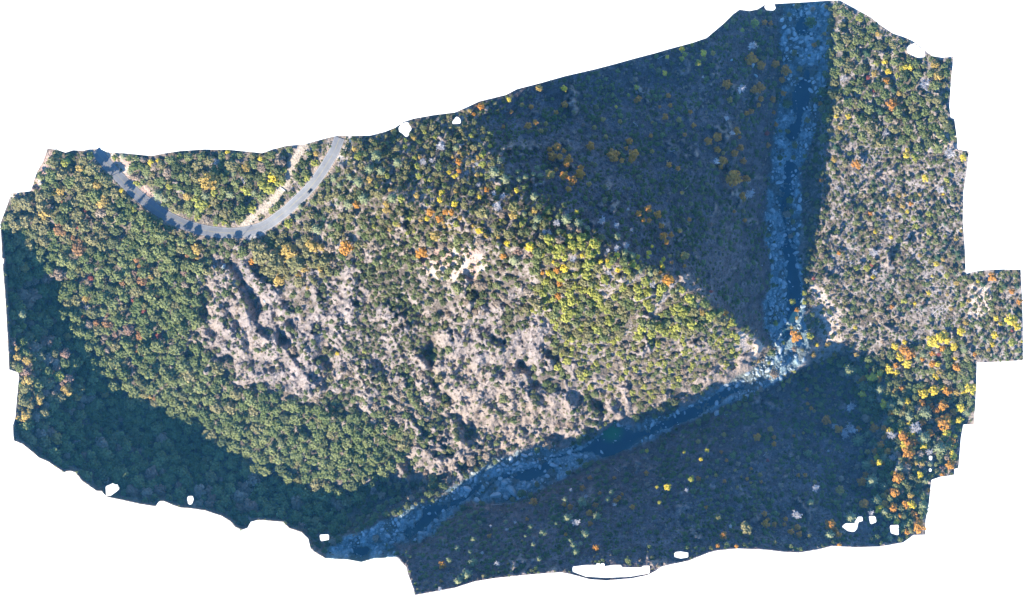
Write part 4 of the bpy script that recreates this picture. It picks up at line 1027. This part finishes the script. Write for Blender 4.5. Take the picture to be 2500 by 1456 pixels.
# ---------------------------------------------------------------- boulders of the river bed
STONE = leaf_mat('pale river stone', (.31, .39, .41), (.49, .56, .57), .85, .2)
def rock_mesh(seed):
    r = random.Random(seed); bm = bmesh.new(); bmesh.ops.create_icosphere(bm, subdivisions=2, radius=.5)
    cuts = [(rdir(r, -.2), r.uniform(.26, .40)) for _ in range(9)]
    for v in bm.verts:
        for n, d in cuts:
            e_ = v.co.dot(n) - d
            if e_ > 0: v.co -= n * e_ * .93
        v.co.z *= .8; v.co *= r.uniform(.97, 1.03)
    me = bpy.data.meshes.new('boulder'); bm.to_mesh(me); bm.free(); me.materials.append(STONE)
    a_ = me.attributes.new('tone', 'FLOAT', 'FACE'); a_.data.foreach_set('value', np.array([r.uniform(.9, 1.08) for _ in me.polygons], np.float32))
    return me
RM = [rock_mesh(900 + k) for k in range(10)]
big_rocks = [(1212, 1209, 27), (1252, 1200, 25), (1291, 1189, 17), (1222, 1169, 17), (1142, 1195, 20), (1235, 1215, 13), (1980, 157, 13), (1997, 142, 11), (1955, 191, 13), (1968, 196, 9), (1977, 198, 10),
 (1948, 205, 7), (1955, 213, 7), (1730, 75, 12), (1728, 77, 8), (1955, 36, 11), (1925, 77, 15), (1940, 83, 11), (1985, 22, 11), (1994, 110, 10), (1925, 622, 10), (1920, 602, 6), (1935, 675, 8), (1938, 700, 7),
 (1280, 1112, 16), (1297, 1110, 16), (1265, 1130, 13), (1350, 1136, 18), (1430, 1115, 15), (1635, 1015, 10), (1672, 1007, 15), (1625, 1020, 11), (1752, 1008, 18), (1772, 1010, 13), (1750, 985, 14),
 (1470, 1105, 12), (1318, 1138, 13), (1190, 1180, 10), (1168, 1205, 9), (1185, 1160, 10), (1045, 1255, 11), (1083, 1248, 12), (1063, 1252, 11), (1787, 146, 9), (1838, 162, 13), (1804, 168, 8), (1860, 648, 7),
 (525, 652, 9), (546, 650, 13), (646, 736, 10), (1845, 185, 10), (1470, 1060, 10), (1460, 1075, 9), (1440, 1080, 9), (1424, 1058, 12), (1350, 1085, 14), (1330, 1095, 10)]
rocks = []
rb = {}
def rclear(u, v, r):
    i, j = int(u / 12), int(v / 12)
    return all((x - u) ** 2 + (y - v) ** 2 > (.8 * (r + q)) ** 2 for a in range(i - 2, i + 3) for b in range(j - 2, j + 3) for x, y, q in rb.get((a, b), ()))
def rput(u, v, d): rocks.append((u, v, d)); rb.setdefault((int(u / 12), int(v / 12)), []).append((u, v, d / 2))
for u, v, d in big_rocks:
    if at(sdf, u, v) > 8: rput(u, v, d)
rcl = fbm(40, 40, 87, 3); rc_ = []
for k in range(60000):
    u, v = rnd.uniform(780, 2080), rnd.uniform(0, 1375)
    bsd = at(bed_sd, u, v)
    if bsd < 1 or at(sdf, u, v) < 5: continue
    p = .9 * (.55 + .8 * at(rcl, u, v))
    if at(wet_sd, u, v) > 3: p *= .30 if u > 1840 and v < 620 else .10
    elif u < 1790 and v > np.interp(u, [850, 1000, 1150, 1300, 1450, 1560, 1700, 1800], [1350, 1300, 1210, 1165, 1105, 1075, 1015, 965]): p *= .4
    if rnd.random() < p: rc_.append((3.2 + 2.4 * rnd.expovariate(.70), u, v))
rc_.sort(reverse=True)
for d, u, v in rc_:
    d = min(d, 15)
    if rclear(u, v, d / 2): rput(u, v, d)
rocks.sort(key=lambda t: -t[2])
def rock_z(u, v, d):
    z = zat(u, v)
    return max(z, float(sample(wl, u, v)) - .25 * d * S if at(wet_sd, u, v) > -6 else z) + .08 * d * S
rg = {}
for t in rocks[:300]: rg.setdefault((spot(t[0], t[1]), 'huge' if t[2] > 16 else 'big' if t[2] > 11.5 else 'modest'), []).append(t)
for (where, sw), lst in rg.items():
    lab = {}
    for word, fn in (('uppermost of them', lambda t: t[1]), ('lowest of them', lambda t: -t[1]), ('leftmost of them', lambda t: t[0]), ('rightmost of them', lambda t: -t[0])):
        if len(lst) - len(lab) > 1:
            q = min(lst, key=fn)
            if q not in lab: lab[q] = word
    for t in lst:
        u, v, d = t
        o = obj('boulder', RM[rnd.randrange(10)], loc=(*W(u, v), rock_z(u, v, d)))
        o.scale = (d * S * rnd.uniform(1.0, 1.5), d * S * rnd.uniform(.65, 1.0), d * S * rnd.uniform(.6, .9)); o.rotation_euler = (rnd.uniform(-.2, .2), rnd.uniform(-.2, .2), rnd.uniform(0, 6.28))
        tag(o, '%s pale boulder %s%s' % (sw, where, ', ' + lab[t] if t in lab else ', between its look-alikes' if lab else ''), 'boulder', 'boulders ' + where)
pts, rots, scls, ids = [], [], [], []
for u, v, d in rocks[300:]:
    pts.append((*W(u, v), rock_z(u, v, d))); rots.append((rnd.uniform(-.3, .3), rnd.uniform(-.3, .3), rnd.uniform(0, 6.28)))
    q = d * S * rnd.choice((.55, .8, 1, 1)); scls.append((q * rnd.uniform(1, 1.6), q * rnd.uniform(.65, 1.0), q * rnd.uniform(.55, .9))); ids.append(rnd.randrange(10))
cobbles = scatter('river_cobbles', variants('cobble', RM), pts, rots, scls, ids)
tag(cobbles, 'countless small pale stones strewn along the river bed', 'stones', kind='stuff')

# ---------------------------------------------------------------- fallen logs and snags
DEAD = leaf_mat('weathered dead wood', (.50, .47, .44), (.62, .59, .56), .8, .2)
def log_mesh(seed, L_):
    r = random.Random(seed); b = MB(); p = Vector((-L_ / 2, 0, .15)); R = .22
    for k in range(5):
        q = p + Vector((L_ / 5, r.uniform(-.15, .15), r.uniform(-.04, .06))); b.tube(p, q, R, R * .82, 7, 1, 0, k in (0, 4)); p = q; R *= .82
    for k in range(4):
        x = r.uniform(-.1, .45) * L_; s_ = r.choice((-1, 1)); b.tube((x, 0, .15), (x + r.uniform(.3, .8), s_ * r.uniform(.5, 1.2), .3 + r.uniform(0, .4)), .07, .03, 4)
    return b.mesh('log', [DEAD])
for n_, (u, v, L_, a_, lab) in enumerate(((1665, 507, 5, 8, 'short bleached log on the upper shaded slope near the ridge'), (1646, 368, 5, 15, 'pale bent log high on the upper shaded slope'),
 (1683, 452, 11, 44, 'long thin grey log slanting on the upper shaded slope'), (1552, 303, 4, -35, 'small grey log in the middle of the upper shaded slope'), (1486, 483, 4, 10, 'small bleached log above the white bare trees'),
 (1508, 1148, 6, -38, 'grey log lying on the bank below the deep pool'), (1222, 1231, 14, 6, 'long grey log beside the biggest river boulders'), (2146, 765, 13, 36, 'long pale log on the sunlit slope beside the upper river'),
 (2292, 755, 15, 40, 'longest pale log below the jutting block'), (1868, 1108, 5, 55, 'forked grey branch on the shaded slope below the river'), (1974, 490, 6, 28, 'pale log at the foot of the sunlit slope'),
 (358, 577, 6, 30, 'bleached log on the forest edge just below the road'), (1128, 354, 5, 14, 'pale leaning log beside the small hole near the top edge'), (1616, 138, 7, 30, 'grey log at the end of the rusty tree by the upper slope'))):
    gx_, gy_ = W(u, v); o = obj('fallen_log', log_mesh(70 + n_, L_), loc=(gx_, gy_, 0)); a_ = math.radians(a_)
    z0 = zat(u - math.cos(a_) * L_ / 2 / S, v + math.sin(a_) * L_ / 2 / S); z1 = zat(u + math.cos(a_) * L_ / 2 / S, v - math.sin(a_) * L_ / 2 / S)
    o.location.z = max((z0 + z1) / 2, zat(u, v) - .3) + .12; o.rotation_euler = (0, -math.atan2(z1 - z0, L_), a_); tag(o, lab, 'log', 'fallen logs')
def snag_mesh(seed, h_):
    r = random.Random(seed); b = MB(); b.tube((0, 0, -.6), (.1, .05, h_ * .6), .24, .16, 6); b.tube((.1, .05, h_ * .6), (.15, 0, h_), .16, .04, 6)
    for k in range(9):
        z = h_ * r.uniform(.35, .95); a_ = r.uniform(0, 6.28); q = r.uniform(.5, 1.3); b.tube((.08, .03, z), (q * math.cos(a_), q * math.sin(a_), z + r.uniform(-.1, .4)), .05, .02, 4)
    return b.mesh('snag', [DEAD])
for n_, (u, v, h_) in enumerate(((2089, 593, 9), (2185, 600, 12), (2267, 515, 9), (2221, 838, 11), (2100, 655, 8), (2287, 729, 6), (2105, 848, 9), (2230, 895, 8), (2340, 545, 8), (2140, 590, 7))):
    o = obj('dead_snag', snag_mesh(40 + n_, h_), loc=(*W(u, v), zat(u, v)))
    tag(o, 'tallest thin dead trunk throwing a long shadow beside the upper river' if h_ == 12 else 'thin standing dead trunk on the sunlit slope beside the upper river', 'dead tree', 'standing dead trunks')

# ---------------------------------------------------------------- things along the road
POLEW = plain_mat('weathered pole wood', (.20, .15, .11), .9, .1, .2, 2); STEEL = plain_mat('galvanised steel', (.5, .5, .5), .45, .5, .1, 4, .7); GLASSY = plain_mat('dark porcelain', (.10, .07, .06), .3, .5, .05)
for u, v, h_, lab in ((591, 577, 9.0, 'wooden utility pole at the outside of the road bend'), (722, 461, 8.5, 'wooden utility pole between road and dirt track'), (449, 563, 6.0, 'shorter wooden pole beside the lower left road curve')):
    root = obj('utility_pole', None, loc=(*W(u, v), zat(u, v)))
    b = MB(); b.tube((0, 0, -1), (0, 0, h_), .16, .10, 8, 1, 0, True); obj('post', b.mesh('post', [POLEW]), root)
    b = MB(); b.box((0, 0, h_ - .5), (1.1, .06, .07), rz=math.radians(-40)); arm = obj('crossarm', b.mesh('crossarm', [POLEW]), root)
    for s_ in (-1, -.35, .35, 1):
        b = MB(); a_ = math.radians(-40); b.tube((s_ * math.cos(a_), s_ * math.sin(a_), h_ - .43), (s_ * math.cos(a_), s_ * math.sin(a_), h_ - .25), .05, .03, 6, 1, 0, True); obj('insulator', b.mesh('insulator', [GLASSY]), arm)
    b = MB(); b.tube((.02, 0, h_ - 1.1), (.5, .3, h_ - .53), .02, .02, 4); obj('brace', b.mesh('brace', [STEEL]), root)
    tag(root, lab, 'pole', 'utility poles')

CONC = plain_mat('white painted concrete', (.80, .79, .76), .8, .2, .08, 2)
u0, v0, u1, v1 = 685.4, 458.3, 698.6, 467.4
ang = math.atan2(-(v1 - v0), u1 - u0); zb = zat((u0 + u1) / 2, (v0 + v1) / 2)
b = MB(); L_ = math.hypot(u1 - u0, v1 - v0) * S
prof = [(-.34, -.3), (.34, -.3), (.34, .12), (.18, .38), (.12, .95), (-.12, .95), (-.18, .38), (-.34, .12)]
for i in range(8):
    p0, p1 = prof[i], prof[(i + 1) % 8]; b.face(((-L_ / 2, *p0), (-L_ / 2, *p1), (L_ / 2, *p1), (L_ / 2, *p0)))
b.face([(-L_ / 2, *p) for p in prof]); b.face([(L_ / 2, *p) for p in prof[::-1]])
bar = obj('road_barrier', b.mesh('road_barrier', [CONC]), loc=(*W((u0 + u1) / 2, (v0 + v1) / 2), zb)); bar.rotation_euler.z = ang
tag(bar, 'white concrete barrier lying across the dirt track', 'barrier')

# a toppled tree with rust-red dead foliage beside the dirt track
REDL = leaf_mat('rust red dead needles', (.50, .16, .08), (.50, .16, .08)); root = obj('toppled_tree', None, loc=(*W(598, 516), zat(598, 516) + .3)); root.rotation_euler.z = math.radians(40)
b = MB(); b.tube((-2.6, 0, .1), (2.6, .1, .25), .22, .09, 7, 1, 0, True); obj('trunk', b.mesh('trunk', [BARK]), root)
r_ = random.Random(8); b = MB()
for k in range(22):
    x = -1.6 + 4.0 * k / 21; s_ = (-1) ** k; e_ = Vector((x + 1.0, s_ * r_.uniform(.6, 1.3), .5)); b.tube((x, 0, .2), e_, .05, .02, 4)
    for i in range(10): quad(b, Vector((x, 0, .25)).lerp(e_, .25 + .08 * i) + rdir(r_) * .08, Vector((0, 0, 1)) + rdir(r_) * .5, .16, r_, r_.uniform(.8, 1.25))
obj('crown', b.mesh('crown', [REDL]), root)
tag(root, 'toppled tree with rust-red dead foliage beside the dirt track', 'fallen tree')

# the car
PAINT = plain_mat('dark blue car paint', (.015, .035, .07), .22, .6, .05); GLS = plain_mat('car glass', (.02, .025, .03), .06, .7, .02); RUB = plain_mat('tyre rubber', (.02, .02, .02), .9, .1, .1)
RIM = plain_mat('alloy rim', (.55, .55, .56), .3, .6, .05, 3, .8); LMP = plain_mat('headlight lens', (.75, .75, .72), .15, .6, .03); TAIL = plain_mat('tail light lens', (.4, .02, .02), .2, .6, .03); TRIM = plain_mat('black trim', (.02, .02, .022), .6, .3, .05)
cu, cv = 754.3, 463.7
i_ = int(np.argmin(np.hypot(ROADP[:, 0] - cu, ROADP[:, 1] - cv))); cz = rdz[i_] + .06
tn = ROADP[min(i_ + 3, len(ROADP) - 1)] - ROADP[max(i_ - 3, 0)]; ca = math.atan2(-tn[1], tn[0])
nrm_ = np.array([-tn[1], tn[0]]) / np.hypot(*tn); cu, cv = ROADP[i_] + nrm_ * (5.6 if nrm_[1] > 0 else -5.6)
car = obj('car', None, loc=(*W(cu, cv), cz)); car.rotation_euler.z = ca
def loft(b, rings, tone=1.0, mi=0):
    for r0, r1 in zip(rings[:-1], rings[1:]):
        n = len(r0)
        for k in range(n): b.face((r0[k], r0[(k + 1) % n], r1[(k + 1) % n], r1[k]), tone, mi)
    b.face(rings[0][::-1], tone, mi); b.face(rings[-1], tone, mi)
def ring(z, x0, x1, w0, w1, cr=.22):
    p = [(x0, -w0 + cr), (x0 + cr, -w0), (x1 - cr, -w1), (x1, -w1 + cr), (x1, w1 - cr), (x1 - cr, w1), (x0 + cr, w0), (x0, w0 - cr)]
    return [(x, y, z) for x, y in p]
b = MB(); loft(b, [ring(.28, -2.3, 2.25, .86, .84), ring(.55, -2.36, 2.36, .92, .90), ring(.85, -2.34, 2.30, .91, .87), ring(.98, -2.28, 2.05, .86, .80)]); body = obj('body', b.mesh('body', [PAINT]), car)
b = MB(); loft(b, [ring(.98, -2.15, 1.05, .80, .78), ring(1.36, -1.95, .50, .68, .66)]); obj('window_band', b.mesh('window_band', [GLS]), car)
b = MB(); loft(b, [ring(1.362, -1.96, .48, .69, .67), ring(1.45, -1.8, .30, .60, .58)]); roof = obj('roof', b.mesh('roof', [PAINT]), car)
b = MB(); b.box((-.65, 0, 1.452), (.42, .38, .012)); obj('sunroof', b.mesh('sunroof', [GLS]), roof)
for sx in (-1.42, 1.42):
    for sy in (-1, 1):
        b = MB(); b.tube((sx, sy * .68, .34), (sx, sy * .93, .34), .34, .34, 16, 1, 0, True); wh = obj('wheel', b.mesh('wheel', [RUB]), car)
        b = MB(); b.tube((sx, sy * .90, .34), (sx, sy * .945, .34), .21, .19, 12, 1, 0, True); obj('rim', b.mesh('rim', [RIM]), wh)
for sy in (-1, 1):
    b = MB(); b.box((2.30, sy * .62, .72), (.06, .16, .07)); obj('headlight', b.mesh('headlight', [LMP]), car)
    b = MB(); b.box((-2.33, sy * .70, .78), (.04, .14, .09)); obj('tail_light', b.mesh('tail_light', [TAIL]), car)
    b = MB(); b.box((.72, sy * 1.0, 1.04), (.09, .10, .07)); obj('mirror', b.mesh('mirror', [PAINT]), car)
    b = MB(); b.box((0, sy * .915, .42), (1.0, .02, .05)); obj('side_sill', b.mesh('side_sill', [TRIM]), car)
b = MB(); b.box((2.37, 0, .52), (.03, .55, .10)); obj('grille', b.mesh('grille', [TRIM]), car)
tag(car, 'dark blue car driving along the outer edge of the road', 'car')

# ---------------------------------------------------------------- blue autumn haze filling the canyon
hz = bpy.data.materials.new('haze'); hz.use_nodes = True; t = hz.node_tree; t.nodes.clear()
pv = t.nodes.new('ShaderNodeVolumePrincipled'); mo = t.nodes.new('ShaderNodeOutputMaterial'); t.links.new(pv.outputs[0], mo.inputs['Volume'])
pv.inputs['Color'].default_value = (.12, .54, 1.0, 1); pv.inputs['Density'].default_value = .00029; pv.inputs['Anisotropy'].default_value = 0.0
b = MB(); z0, z1 = float(H[inside].min()) - 18, 192.0
b.box((0, 0, (z0 + z1) / 2), (380, 230, (z1 - z0) / 2)); haze = obj('haze', b.mesh('haze', [hz]))
tag(haze, 'thin blue haze filling the canyon', 'haze', kind='stuff')
